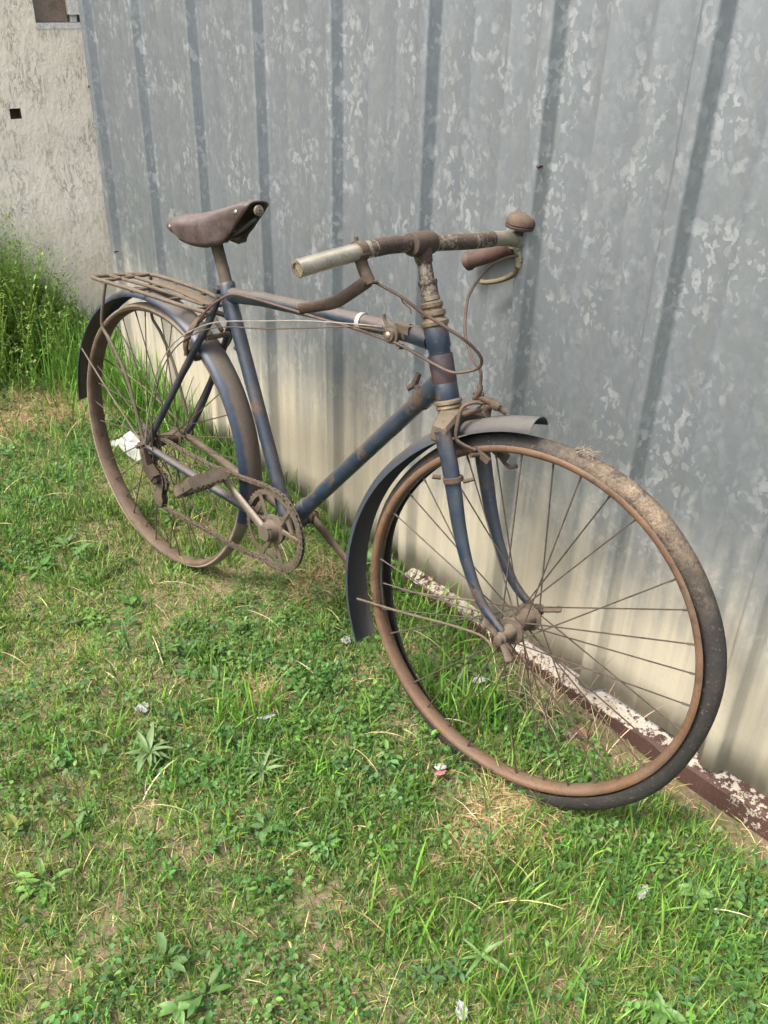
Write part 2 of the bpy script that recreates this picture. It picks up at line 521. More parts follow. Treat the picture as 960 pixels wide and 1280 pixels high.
def tube(path, rad, seg=10, caps=True, flat=None, ref=None):
    """swept tube; rad scalar or list; flat = (a, b) scale along the two frame axes; ref = fixed first axis"""
    P = np.asarray(path, float)
    n = len(P)
    rad = np.broadcast_to(np.asarray(rad, float), (n,))
    T = np.gradient(P, axis=0)
    T /= np.linalg.norm(T, axis=1)[:, None] + 1e-12
    a = np.array(ref if ref is not None else ((0, 0, 1) if abs(T[0, 2]) < 0.9 else (1, 0, 0)), float)
    V = []
    ang = np.linspace(0, 2 * np.pi, seg, endpoint=False)
    fa, fb = flat if flat else (1, 1)
    for i in range(n):
        if ref is not None:
            a = np.array(ref, float)
        a = a - T[i] * (a @ T[i])
        a /= np.linalg.norm(a) + 1e-12
        b = np.cross(T[i], a)
        for t in ang:
            V.append(P[i] + rad[i] * (fa * math.cos(t) * a + fb * math.sin(t) * b))
    F = []
    for i in range(n - 1):
        for j in range(seg):
            k = (j + 1) % seg
            F.append((i * seg + j, i * seg + k, (i + 1) * seg + k, (i + 1) * seg + j))
    if caps:
        F.append(tuple(range(seg))[::-1])
        F.append(tuple((n - 1) * seg + j for j in range(seg)))
    return np.array(V), F


def box(c, half, ax=None, bev=0.0):
    c = np.array(c, float)
    A = np.eye(3) if ax is None else np.array(ax, float)
    hx, hy, hz = half
    V = [c + A[0] * x * hx + A[1] * y * hy + A[2] * z * hz for x in (-1, 1) for y in (-1, 1) for z in (-1, 1)]
    F = [(0, 1, 3, 2), (4, 6, 7, 5), (0, 4, 5, 1), (2, 3, 7, 6), (0, 2, 6, 4), (1, 5, 7, 3)]
    return np.array(V), F


def revolve(prof, N=64, closed=True, axis=1, a0=0.0, a1=2 * math.pi, rfun=None):
    """prof: (radius, along axis) pairs; turns round local y (the wheel axle)"""
    full = abs(a1 - a0 - 2 * math.pi) < 1e-6
    th = np.linspace(a0, a1, N, endpoint=not full)
    V = []
    for t in th:
        for r, w in prof:
            rr, ww = rfun(t, r, w) if rfun else (r, w)
            V.append((rr * math.cos(t), ww, rr * math.sin(t)))
    k = len(prof)
    F = []
    for i in range(N if full else N - 1):
        i2 = (i + 1) % N
        for j in range(k if closed else k - 1):
            j2 = (j + 1) % k
            F.append((i * k + j, i * k + j2, i2 * k + j2, i2 * k + j))
    if not full and closed:
        F.append(tuple(range(k)))
        F.append(tuple((N - 1) * k + j for j in range(k))[::-1])
    return np.array(V), F


def cyl(p0, p1, r0, r1=None, seg=16):
    return tube([p0, p1], [r0, r0 if r1 is None else r1], seg)


def lathe(p0, direction, prof, seg=20):
    """prof: (distance along direction, radius)"""
    d = np.array(direction, float)
    d /= np.linalg.norm(d)
    p0 = np.array(p0, float)
    a = np.array((0, 0, 1.0)) if abs(d[2]) < 0.9 else np.array((1.0, 0, 0))
    a -= d * (a @ d)
    a /= np.linalg.norm(a)
    b = np.cross(d, a)
    V = []
    for s, r in prof:
        for t in np.linspace(0, 2 * np.pi, seg, endpoint=False):
            V.append(p0 + d * s + max(r, 1e-5) * (math.cos(t) * a + math.sin(t) * b))
    F = []
    for i in range(len(prof) - 1):
        for j in range(seg):
            k = (j + 1) % seg
            F.append((i * seg + j, i * seg + k, (i + 1) * seg + k, (i + 1) * seg + j))
    F.append(tuple(range(seg)))
    F.append(tuple((len(prof) - 1) * seg + j for j in range(seg))[::-1])
    return np.array(V), F


def vnoise(x, y, s, seed=0):
    """value noise in 0..1"""
    r = np.random.default_rng(seed).random((64, 64))
    X, Y = np.asarray(x) * s + 100, np.asarray(y) * s + 100
    i, j = np.floor(X).astype(int), np.floor(Y).astype(int)
    fx, fy = X - i, Y - j
    fx, fy = fx * fx * (3 - 2 * fx), fy * fy * (3 - 2 * fy)
    g = lambda a, b: r[a % 64, b % 64]
    return (g(i, j) * (1 - fx) + g(i + 1, j) * fx) * (1 - fy) + (g(i, j + 1) * (1 - fx) + g(i + 1, j + 1) * fx) * fy


def gz(x, y):
    """height of the ground"""
    return 0.022 * (vnoise(x, y, 2.3, 1) - 0.5) + 0.012 * (vnoise(x, y, 7, 2) - 0.5) + 0.004 * (vnoise(x, y, 30, 3) - 0.5)


# ------------------------------------------------------------------ setting: ground
def axis_pts(a, b, step, far):
    core = np.arange(a, b + 1e-6, step)
    out = np.array([0.3, 1, 3, 8, 20, far])
    return np.concatenate([a - out[::-1], core, b + out])


gx = axis_pts(-6.2, 1.4, 0.03, 80)
gy = axis_pts(-2.4, 0.5, 0.03, 80)
GX, GY = np.meshgrid(gx, gy, indexing='ij')
GV = np.stack([GX, GY, gz(GX, GY)], -1).reshape(-1, 3)
ny = len(gy)
GF = [(i * ny + j, (i + 1) * ny + j, (i + 1) * ny + j + 1, i * ny + j + 1) for i in range(len(gx) - 1) for j in range(ny - 1)]
obj('ground', (GV, GF), M['ground'], fix=False, angle=180, kind='structure')

# ------------------------------------------------------------------ corrugated metal wall
X0, P = -2.7517, 0.2855
wall_root = link('metal_wall', None, label='grey galvanised ribbed metal wall the bicycle leans against', category='wall')
wall_root.location = (-1.3, 0, 0)


def sheet(xa, xb, k0, k1, yoff, zb):
    """a ribbed sheet: raised ribs a palm apart with two fine swages in every flat"""
    prof = [(xa, 0.0)]
    for k in range(k0, k1 + 1):
        xc = X0 + k * P - 0.006
        prof += [(xc - 0.030, 0), (xc - 0.0265, -0.0012), (xc - 0.0235, -0.004), (xc - 0.0155, -0.0225), (xc - 0.013, -0.0255), (xc - 0.009, -0.0265), (xc + 0.008, -0.0265), (xc + 0.0125, -0.0255), (xc + 0.015, -0.0225),
                 (xc + 0.0235, -0.004), (xc + 0.0265, -0.0012), (xc + 0.030, 0)]
        for fr in (0.37, 0.66):
            xs = xc + fr * P
            prof += [(xs - 0.005, 0), (xs - 0.0015, -0.0012), (xs + 0.0015, -0.0012), (xs + 0.005, 0)]
    prof = [p for p in prof if xa <= p[0] <= xb] + [(xb, 0.0)]
    zs = np.linspace(zb, 2.35, 26)
    V = []
    for z in zs:
        for x, y in prof:
            wob = 0.006 * (vnoise(x, z, 1.6, 11) - 0.5) + 0.002 * (vnoise(x, z, 6, 12) - 0.5)
            zz = z + (0.006 * (vnoise(x, 0, 3, 13) - 0.5) if z == zs[0] else 0)
            V.append((x + 1.3, y + yoff + wob, zz))
    k = len(prof)
    F = [(i * k + j, i * k + j + 1, (i + 1) * k + j + 1, (i + 1) * k + j) for i in range(len(zs) - 1) for j in range(k - 1)]
    return V, F


seam = X0 + 6 * P
s1 = obj('metal_sheet', sheet(-2.793, seam + 0.004, 0, 6, 0, 0.035), M['galv'], wall_root, angle=50)
s2 = obj('metal_sheet', sheet(seam - 0.018, 2.2, 6, 17, -0.0025, 0.050), M['galv'], wall_root, angle=50)
for s in (s1, s2):
    md = s.modifiers.new('thickness', 'SOLIDIFY')
    md.thickness = 0.0012
for (x, z) in ((-1.028, 1.03), (-1.03, 1.75), (-2.765, 1.0), (-2.735, 0.52)):
    nail = lathe((x + 1.3, -0.028 if abs(x + 1.03) < 0.05 or x < -2.7 else -0.004, z), (0, 1, 0), [(-0.003, 0.0012), (-0.002, 0.0028), (0.0, 0.0032), (0.012, 0.002)], 10)
    obj('nail_head', nail, M['rust_dark'], wall_root)

# base rail: angle steel under the sheets, two lengths
def rail(xa, xb, lift):
    prof = [(0.03, 0.012 + lift), (0.03, 0.041 + lift), (-0.008, 0.040 + lift), (-0.028, 0.036 + lift), (-0.0345, 0.030 + lift), (-0.036, -0.02), (-0.030, -0.02), (-0.029, 0.026 + lift), (-0.02, 0.036 + lift)]
    xs = np.linspace(xa, xb, 40)
    V = []
    for x in xs:
        for (y, z) in prof:
            V.append((x, y + 0.003 * (vnoise(x, y, 5, 21) - 0.5), z + 0.006 * (vnoise(x, 0, 4, 22) - 0.5)))
    k = len(prof)
    F = [(i * k + j, i * k + (j + 1) % k, (i + 1) * k + (j + 1) % k, (i + 1) * k + j) for i in range(len(xs) - 1) for j in range(k)]
    F += [tuple(range(k)), tuple((len(xs) - 1) * k + j for j in range(k))[::-1]]
    return V, F


obj('base_rail', rail(-1.31, -0.405, 0.0), M['rail_white'], angle=30,
    label='steel base rail with flaking white paint under the metal wall', category='rail', group='base rails under the metal wall')
obj('base_rail', rail(-0.42, 1.6, 0.008), M['rail_brown'], angle=30,
    label='brown steel base rail with white flecks at the right edge', category='rail', group='base rails under the metal wall')

# ------------------------------------------------------------------ plaster wall on the left
# it stands square to the metal wall; local x runs along it (world y), local y goes into it
PX = -3.45
pw = link('plaster_wall', None, label='weathered cream plaster wall of a house left of the metal sheets', category='wall')
pw.location = (PX, 0, 0)
pw.rotation_euler = (0, 0, math.pi / 2)
hx0, hx1, hz0, hz1 = -0.027, 0.013, 0.834, 0.868
ox0, ox1, oz0 = 0.118, 0.80, 1.134
xs = sorted(set(np.round(np.concatenate([np.linspace(-3.0, 1.2, 70), [hx0, hx1, ox0, ox1]]), 4)))
zs = sorted(set(np.round(np.concatenate([np.linspace(-0.1, 2.6, 48), [hz0, hz1, oz0, 1.80]]), 4)))
V, F = [], []
for x in xs:
    for z in zs:
        near = hx0 - .08 < x < ox1 + .05 and z > .75
        V.append((x, 0.0 if near else 0.014 * (vnoise(x, z, 4, 31) - 0.5), z))
nz_ = len(zs)
for i in range(len(xs) - 1):
    for j in range(nz_ - 1):
        xm, zm = (xs[i] + xs[i + 1]) / 2, (zs[j] + zs[j + 1]) / 2
        if hx0 < xm < hx1 and hz0 < zm < hz1 or ox0 < xm < ox1 and oz0 < zm < 1.80:
            continue
        F.append((i * nz_ + j, (i + 1) * nz_ + j, (i + 1) * nz_ + j + 1, i * nz_ + j + 1))
obj('plaster_face', (V, F), M['plaster'], pw, fix=False, angle=60)


def recess(x0, x1, z0, z1, d):
    V = [(x0, 0, z0), (x1, 0, z0), (x1, 0, z1), (x0, 0, z1), (x0, d, z0), (x1, d, z0), (x1, d, z1), (x0, d, z1)]
    return V, [(0, 1, 5, 4), (1, 2, 6, 5), (2, 3, 7, 6), (3, 0, 4, 7), (4, 5, 6, 7)]


obj('square_hole', recess(hx0, hx1, hz0, hz1, 0.035), M['hole'], pw, smooth=False)
obj('window_recess', recess(ox0, ox1, oz0, 1.80, 0.10), M['plaster'], pw, smooth=False)
obj('window_board', box((0.183, 0.040, 1.467), (0.0635, 0.010, 0.331)), M['board'], pw, smooth=False)
obj('window_frame', join(box((0.285, 0.030, 1.478), (0.036, 0.022, 0.320)), box((0.268, 0.034, 1.1465), (0.010, 0.014, 0.0115)),
                         box((0.55, 0.05, 1.467), (0.225, 0.02, 0.331))), M['whitewash'], pw, smooth=False)
obj('window_ledge', box((0.459, 0.008, 1.1245), (0.345, 0.010, 0.0095)), M['whitewash'], pw, smooth=False)
obj('wall_body', box((-0.9, 0.235, 1.25), (2.1, 0.10, 1.35)), M['plaster'], pw, smooth=False)

# ------------------------------------------------------------------ bicycle
# bike space: u forward, w to the bicycle's right (towards the viewer), v up from the rear axle
Z0 = 0.325
Ob = np.array((-1.806122, -0.38627154, 0.32100317))
ub = np.array((0.99575647, 0.09202747, 0.0))
wb = np.array((0.09174242, -0.99267217, 0.07864663))
vb = np.array((-0.00723765, 0.07831289, 0.99690256))
bike = link('bicycle', None, label='old rusty blue bicycle with brown leather saddle leaning against the metal wall', category='bicycle')
bm_ = Matrix.Identity(4)
for i in range(3):
    bm_[i][0], bm_[i][1], bm_[i][2] = ub[i], -wb[i], vb[i]
    bm_[i][3] = (Ob - Z0 * vb)[i]
bike.matrix_world = bm_
HA = math.radians(69)
STEER = 0.1034
AX = Vector((-math.cos(HA), 0, math.sin(HA)))
HB = Vector((0.851, 0, 0.372 + Z0))
SM = Matrix.Translation(HB) @ Matrix.Rotation(STEER, 4, AX) @ Matrix.Translation(-HB)
SMn = np.array(SM)


def bk(VF, steer=False):
    V = np.asarray(VF[0], float)
    V = np.stack([V[:, 0], -V[:, 1], V[:, 2] + Z0], 1)
    if steer:
        V = V @ SMn[:3, :3].T + SMn[:3, 3]
    return V, VF[1]


def part(name, VF, mat, parent=None, steer=False, smooth=True, angle=40, **props):
    return obj(name, bk(VF, steer), M[mat], parent or bike, smooth, angle, **props)


def axp(v, off=0.0):
    """point on the steering axis at height v"""
    return np.array((0.851 - (v - 0.372) / math.tan(HA) + off, 0, v))


# ---- frame
BB = np.array((0.462, 0, -0.034))
SC = np.array((0.255, 0, 0.412))
hd = (axp(0.50) - axp(0.37))
hd /= np.linalg.norm(hd)
frame = part('frame', 
    tube([axp(0.372), axp(0.376), axp(0.405), axp(0.409), axp(0.452), axp(0.456), axp(0.486), axp(0.489)],
         [0.0195, 0.0205, 0.0205, 0.0185, 0.0185, 0.0205, 0.0205, 0.0195], 20), 'blue')
part('bottom_bracket', tube([BB + (0, -0.036, 0), BB + (0, 0.036, 0)], 0.0205, 18), 'blue', frame)
part('seat_lug', join(
    tube([SC + (0.012, 0, -0.045), SC + (0.011, 0, -0.042), SC + (-0.005, 0, 0.022), SC + (-0.006, 0, 0.024)], [0.0150, 0.0162, 0.0162, 0.0145], 18),
    tube([SC + (-0.026, -0.014, 0.004), SC + (-0.026, 0.016, 0.004)], 0.0065, 10),
    box(SC + (-0.02, 0, 0.004), (0.01, 0.007, 0.010))), 'blue', frame)
part('stay_bridge', tube([(0.215, -0.03, 0.315), (0.215, 0.03, 0.315)], 0.006, 8), 'dusty', frame)
for s in (1, -1):
    part('drop_out', box((0.012, 0.058 * s, 0.004), (0.022, 0.003, 0.016)), 'dusty', frame, smooth=False)
part('top_tube', join(tube([SC + (0.012, 0, 0.002), (0.36, 0, 0.428), (0.55, 0, 0.4455), (0.70, 0, 0.4575), axp(0.462, -0.016)], [0.0155, 0.0145, 0.0142, 0.0142, 0.0145], 18),
                      tube([axp(0.4615, -0.062), axp(0.4618, -0.058), axp(0.462, -0.016)], [0.0143, 0.0165, 0.017], 18)), 'blue', frame)
part('down_tube', join(tube([BB + (0.012, 0, 0.014), axp(0.396, -0.012)], 0.0158, 18),
                       tube([axp(0.352, -0.066), axp(0.356, -0.060), axp(0.395, -0.012)], [0.0162, 0.0182, 0.019], 18),
                       tube([BB + (0.008, 0, 0.010), BB + (0.055, 0, 0.067), BB + (0.058, 0, 0.070)], [0.019, 0.0182, 0.0162], 18)), 'blue', frame)
part('seat_tube', join(tube([BB + (-0.004, 0, 0.008), SC], 0.0148, 18),
                       tube([BB, BB + (-0.026, 0, 0.056), BB + (-0.028, 0, 0.060)], [0.018, 0.0168, 0.0148], 18)), 'blue', frame)
for s in (1, -1):
    part('seat_stay', tube(crm([SC + (-0.012, 0.016 * s, -0.002), (0.222, 0.030 * s, 0.345), (0.175, 0.043 * s, 0.262), (0.08, 0.055 * s, 0.105), (0.018, 0.058 * s, 0.012)], 6), 0.0078, 12),
         'blue_dark', frame)
    part('chain_stay', tube(crm([(0.018, 0.056 * s, 0.0), (0.12, 0.052 * s, -0.008), (0.30, 0.040 * s, -0.022), BB + (-0.012, 0.026 * s, 0.0)], 6),
                            np.linspace(0.0085, 0.0115, 19), 12), 'dusty' if s < 0 else 'blue', frame)

# ---- headset, stem, fork
part('worn_decal', lathe(axp(0.400), hd, [(0, 0.0206), (0.001, 0.02085), (0.046, 0.02085), (0.047, 0.0206)], 24), 'decal', frame, label='worn reddish transfer on the head tube')
part('headset_cup',
    lathe(axp(0.372), -hd, [(-0.002, 0.0195), (0.001, 0.0235), (0.005, 0.024), (0.008, 0.021), (0.012, 0.0225), (0.015, 0.0205)], 24), 'brass', None, True, angle=30)
part('headset_cup',
    lathe(axp(0.488), hd, [(-0.002, 0.0195), (0.001, 0.0235), (0.007, 0.0238), (0.011, 0.0195), (0.014, 0.0175), (0.017, 0.0215), (0.024, 0.0212), (0.026, 0.0165), (0.029, 0.0165), (0.031, 0.019), (0.037, 0.0188), (0.040, 0.0155)], 24),
    'brass', None, True, angle=30)
stem = part('stem', join(
    tube([axp(0.52), axp(0.60)], 0.0122, 16),
    lathe(axp(0.526), hd, [(0, 0.0125), (0.001, 0.0158), (0.006, 0.0158), (0.007, 0.0145), (0.026, 0.0145), (0.027, 0.0158), (0.033, 0.0158), (0.034, 0.0125)], 20),
    tube([axp(0.583), axp(0.606)], [0.014, 0.017], 16)), 'bar_rust', None, True)
part('stem_clamp', join(lathe(axp(0.612) + (0, -0.030, 0.0), (0, 1, 0), [(0, 0.0135), (0.001, 0.0175), (0.006, 0.0192), (0.054, 0.0192), (0.059, 0.0175), (0.06, 0.0135)], 20),
                        tube([axp(0.612) + (-0.03, -0.012, -0.010), axp(0.612) + (-0.03, 0.012, -0.010)], 0.006, 8), box(axp(0.612) + (-0.02, 0, -0.006), (0.012, 0.011, 0.009))),
     'rust_dark', stem, True)

FH = np.array((1.0553, 0, 0.0190))      # front axle before steering


def unsteer(p):
    q = SM.inverted() @ Vector((p[0], -p[1], p[2] + Z0))
    return np.array((q.x, -q.y, q.z - Z0))


FH = unsteer((1.0559, -0.0131, 0.019))
crown_c = axp(0.352)


def crown_mesh():
    V = []
    secs = [(-0.0605, 0.0125, 0.006, 0.322, 0.345), (-0.058, 0.0150, 0.006, 0.318, 0.3475), (-0.034, 0.0185, 0.003, 0.322, 0.3565), (-0.012, 0.020, 0, 0.330, 0.3625)]
    secs = secs + [(0, 0.0205, 0, 0.330, 0.364)] + [(-a, b, c, d, e) for a, b, c, d, e in secs[::-1]]
    for w, hu, du, v0, v1 in secs:
        c = axp((v0 + v1) / 2)[0] + 0.006 + du
        for a, b in ((-1, 0.15), (-0.85, 0), (0.85, 0), (1, 0.15), (1, 0.8), (0.75, 1), (-0.75, 1), (-1, 0.8)):
            V.append((c + a * hu, w, v0 + (v1 - v0) * b))
    F = [(i * 8 + j, i * 8 + (j + 1) % 8, (i + 1) * 8 + (j + 1) % 8, (i + 1) * 8 + j) for i in range(len(secs) - 1) for j in range(8)]
    F += [tuple(range(8)), tuple((len(secs) - 1) * 8 + j for j in range(8))[::-1]]
    return np.array(V), F


fork = part('fork', join(
    # flat-topped crown: centre boss and two sloping shoulders
    tube([axp(0.366), axp(0.362), axp(0.338)], [0.019, 0.021, 0.020], 18),
    crown_mesh()), 'dusty', None, True, angle=30)
for s in (1, -1):
    w_ = FH[1]
    bl = crm([(0.878, 0.050 * s, 0.338, 0.0158), (0.901, 0.050 * s, 0.290, 0.0155), (0.921, 0.050 * s, 0.235, 0.0145), (0.941, 0.051 * s, 0.180, 0.0130), (0.968, 0.052 * s, 0.122, 0.0112),
              (1.006, 0.053 * s + w_ * .5, 0.062, 0.0092), (FH[0] - 0.006, 0.0545 * s + w_, FH[2] + 0.006, 0.0075)], 6)
    part('fork_blade', join(tube(bl[:, :3], bl[:, 3], 14, flat=(0.78, 1.0), ref=(0, 1, 0)),
                            lathe(np.array((FH[0], 0.052 * s + w_, FH[2])), (0, s, 0), [(0, 0.010), (0.006, 0.010)], 12)), 'blue', fork, True)
part('clamp_band', join(lathe(np.array((0.914, 0.050, 0.262)), (0.35, 0, -0.94), [(-0.004, 0.0160), (-0.004, 0.0172), (0.004, 0.0172), (0.004, 0.0160)], 18),
                        tube([(0.896, 0.060, 0.262), (0.884, 0.068, 0.262)], 0.0045, 8), tube([(0.93, 0.044, 0.262), (0.945, 0.036, 0.270)], 0.004, 8)), 'rust', fork, True)

# ---- handlebar
hb_pts = [(0.757, 0.262, 0.599), (0.760, 0.20, 0.607), (0.760, 0.135, 0.613), (0.757, 0.075, 0.615), (0.757, 0.03, 0.613), (0.758, 0.0, 0.611), (0.764, -0.05, 0.610), (0.771, -0.11, 0.608),
          (0.777, -0.18, 0.608), (0.779, -0.222, 0.604), (0.772, -0.245, 0.597), (0.750, -0.254, 0.582), (0.715, -0.254, 0.563), (0.667, -0.250, 0.54)]
hb = crm(hb_pts, 5)


def hslice(a, b):
    return hb[int(a * 5):int(b * 5) + 1]


handlebar = part('handlebar', join(tube(hslice(0, 13), 0.0130, 16),
                                   lathe(hb[0], hb[0] - hb[2], [(-0.001, 0.0130), (0.0, 0.0135), (0.002, 0.0128), (0.002, 0.0090), (-0.006, 0.0085)], 16)), 'cream')
part('bar_end', tube(hslice(0, 2.0), 0.0134, 16, caps=False), 'silver', handlebar)
part('bar_sleeve', tube(hslice(2.4, 4.6), 0.0136, 16), 'bar_rust', handlebar)
part('bar_sleeve', tube(hslice(5.4, 7.8), 0.0135, 16), 'bar_rust', handlebar)
gp = hslice(10.6, 13)
part('handlebar_grip', join(tube(gp, 0.0158, 16), lathe(gp[-1], gp[-1] - gp[-3], [(-0.008, 0.0158), (-0.004, 0.0180), (0.002, 0.0180), (0.006, 0.013), (0.008, 0.006)], 18)), 'grip', handlebar)

# ---- brake levers
c0 = np.array((0.7595, 0.142, 0.6125))
lev = crm([(0.782, 0.140, 0.574), (0.775, 0.160, 0.561), (0.764, 0.190, 0.543), (0.742, 0.210, 0.534), (0.722, 0.226, 0.527)], 5)
bl_r = part('brake_lever', tube(lev, [0.0085] * 3 + list(np.linspace(0.0085, 0.007, len(lev) - 3)), 10, flat=(1.3, 0.55)), 'rust')
part('lever_bracket', join(lathe(c0 - (0, 0.008, 0), (0.0, 1, 0), [(0, 0.0130), (0, 0.0156), (0.016, 0.0156), (0.016, 0.0130)], 18),
                           tube(crm([(0.762, 0.141, 0.601), (0.768, 0.140, 0.590), (0.777, 0.140, 0.578), (0.784, 0.139, 0.568)], 4), [0.0105] * 7 + [0.011] * 6, 12, flat=(0.8, 1.15)),
                           tube([(0.752, 0.141, 0.622), (0.750, 0.141, 0.632)], 0.003, 8), tube([(0.772, 0.130, 0.611), (0.772, 0.154, 0.611)], 0.004, 8),
                           tube([(0.790, 0.130, 0.572), (0.783, 0.154, 0.572)], 0.0035, 8)), 'rust', bl_r)
lev2 = crm([(0.786, -0.244, 0.553), (0.780, -0.245, 0.541), (0.757, -0.241, 0.525), (0.724, -0.236, 0.514), (0.709, -0.232, 0.515)], 5)
bl_l = part('brake_lever', tube(lev2, [0.0078] * 4 + list(np.linspace(0.0075, 0.0055, len(lev2) - 4)), 10, flat=(0.75, 1.2)), 'brass')
part('lever_bracket', join(lathe((0.777, -0.232, 0.601), (0.2, -1, -0.2), [(0, 0.0130), (0, 0.0156), (0.014, 0.0156), (0.014, 0.0130)], 18),
                           tube(crm([(0.780, -0.238, 0.590), (0.787, -0.243, 0.572), (0.788, -0.244, 0.556)], 5), 0.0095, 12, flat=(0.8, 1.1))), 'cream', bl_l)

# ---- bell
bc = np.array((0.782, -0.236, 0.612))
bd = np.array((0.10, 0.05, 1.0))
bell = part('bell', lathe(bc, bd, [(0.010, 0.006), (0.0105, 0.021), (0.012, 0.0255), (0.0165, 0.0268), (0.0175, 0.0262)], 28), 'rust_dark', angle=30)
part('bell_dome', lathe(bc, bd, [(0.0185, 0.0262), (0.020, 0.0272), (0.026, 0.0262), (0.032, 0.0225), (0.036, 0.0165), (0.0385, 0.009), (0.0393, 0.0)], 28), 'rust', bell)
part('bell_mount', join(lathe(bc, bd, [(-0.006, 0.010), (0.0, 0.008), (0.012, 0.010)], 12), tube([bc + (0.008, -0.018, 0.002), bc + (0.026, -0.02, -0.006)], 0.004, 8)), 'rust_dark', bell)

# ---- seat post and saddle
sp0, sp1 = SC + (-0.002, 0, 0.01), np.array((0.2095, 0, 0.520))
part('seat_post', tube([sp0, sp1], 0.0127, 16), 'dusty')


def saddle_mesh():
    S = np.linspace(0, 1, 17)
    hwk = np.interp(S, [0, 0.08, 0.25, 0.45, 0.62, 0.8, 1.0], [0.030, 0.044, 0.054, 0.047, 0.034, 0.026, 0.0225])
    top = np.interp(S, [0, 0.1, 0.3, 0.55, 0.8, 0.95, 1.0], [0.532, 0.546, 0.558, 0.575, 0.597, 0.609, 0.609])
    skirt = np.interp(S, [0, 0.15, 0.35, 0.55, 0.75, 1.0], [0.008, 0.016, 0.040, 0.056, 0.064, 0.064])
    back = np.interp(S, [0, 0.5, 0.75, 1.0], [0, 0.0, 0.014, 0.060])   # skirt swept back towards the nose
    T = np.linspace(-1, 1, 21)
    V = []
    for s, h, tp, sk, bq in zip(S, hwk, top, skirt, back):
        for t in T:
            a = abs(t)
            if a < 0.5:
                q = a / 0.5
                w = h * math.sin(q * 1.35) / math.sin(1.35)
                v = tp - h * 0.30 * q ** 2.2
                uo = 0
            else:
                q = (a - 0.5) / 0.5
                w = h * (1.0 + 0.05 * math.sin(q * 3.0) - 0.06 * q)
                v = tp - h * 0.30 - sk * q
                uo = -bq * q
            curve = -0.022 * (1 - a ** 2) * (1 - s) ** 6
            V.append((0.106 + 0.241 * s + uo + curve, math.copysign(w, t) if t else 0, v))
    k = len(T)
    F = [(i * k + j, i * k + j + 1, (i + 1) * k + j + 1, (i + 1) * k + j) for i in range(len(S) - 1) for j in range(k - 1)]
    return V, F


saddle = part('saddle', saddle_mesh(), 'leather', angle=60)
md = saddle.modifiers.new('leather_thickness', 'SOLIDIFY')
md.thickness = 0.0035
md.offset = 1.0
part('saddle_frame', join(
    tube(crm([(0.138, -0.038, 0.532), (0.16, -0.030, 0.527), (0.215, -0.020, 0.521), (0.29, -0.014, 0.540), (0.338, 0, 0.576), (0.29, 0.014, 0.540), (0.215, 0.020, 0.521), (0.16, 0.030, 0.527), (0.138, 0.038, 0.532)], 5), 0.0042, 8),
    tube([(0.136, -0.040, 0.535), (0.136, 0.040, 0.535)], 0.006, 8)), 'black', saddle)
part('saddle_clamp', join(lathe((0.2095, -0.030, 0.519), (0, 1, 0), [(0, 0.010), (0.002, 0.013), (0.016, 0.013), (0.017, 0.016), (0.043, 0.016), (0.044, 0.013), (0.058, 0.013), (0.060, 0.010)], 16),
                          tube([(0.2095, 0.028, 0.519), (0.2095, 0.044, 0.519)], 0.008, 6), tube([(0.2095, 0, 0.512), (0.2095, 0, 0.53)], 0.015, 14)), 'rust', saddle)
part('nose_bolt', lathe((0.352, 0.004, 0.595), (1.0, 0.15, 0.1), [(-0.012, 0.005), (-0.004, 0.009), (0.0, 0.0105), (0.003, 0.0095), (0.004, 0.004)], 14), 'cream', saddle)
for p, d in (((0.126, 0.0490, 0.529), (-0.25, 1, 0.1)), ((0.313, 0.0272, 0.588), (0, 1, 0.2)), ((0.126, -0.0490, 0.529), (-0.25, -1, 0.1))):
    part('rivet', lathe(p, d, [(0.0, 0.0042), (0.0015, 0.0042), (0.0028, 0.0026)], 12), 'cream', saddle)


# ---- wheels: built round the axle; spoke meshes are shared
RIMP = [(.3205, .0150), (.3230, .0132), (.3205, .0115), (.3150, .0100), (.3125, 0), (.3150, -.0100), (.3205, -.0115), (.3230, -.0132), (.3205, -.0150),
        (.3145, -.0148), (.3105, -.0110), (.3090, 0), (.3105, .0110), (.3145, .0148)]


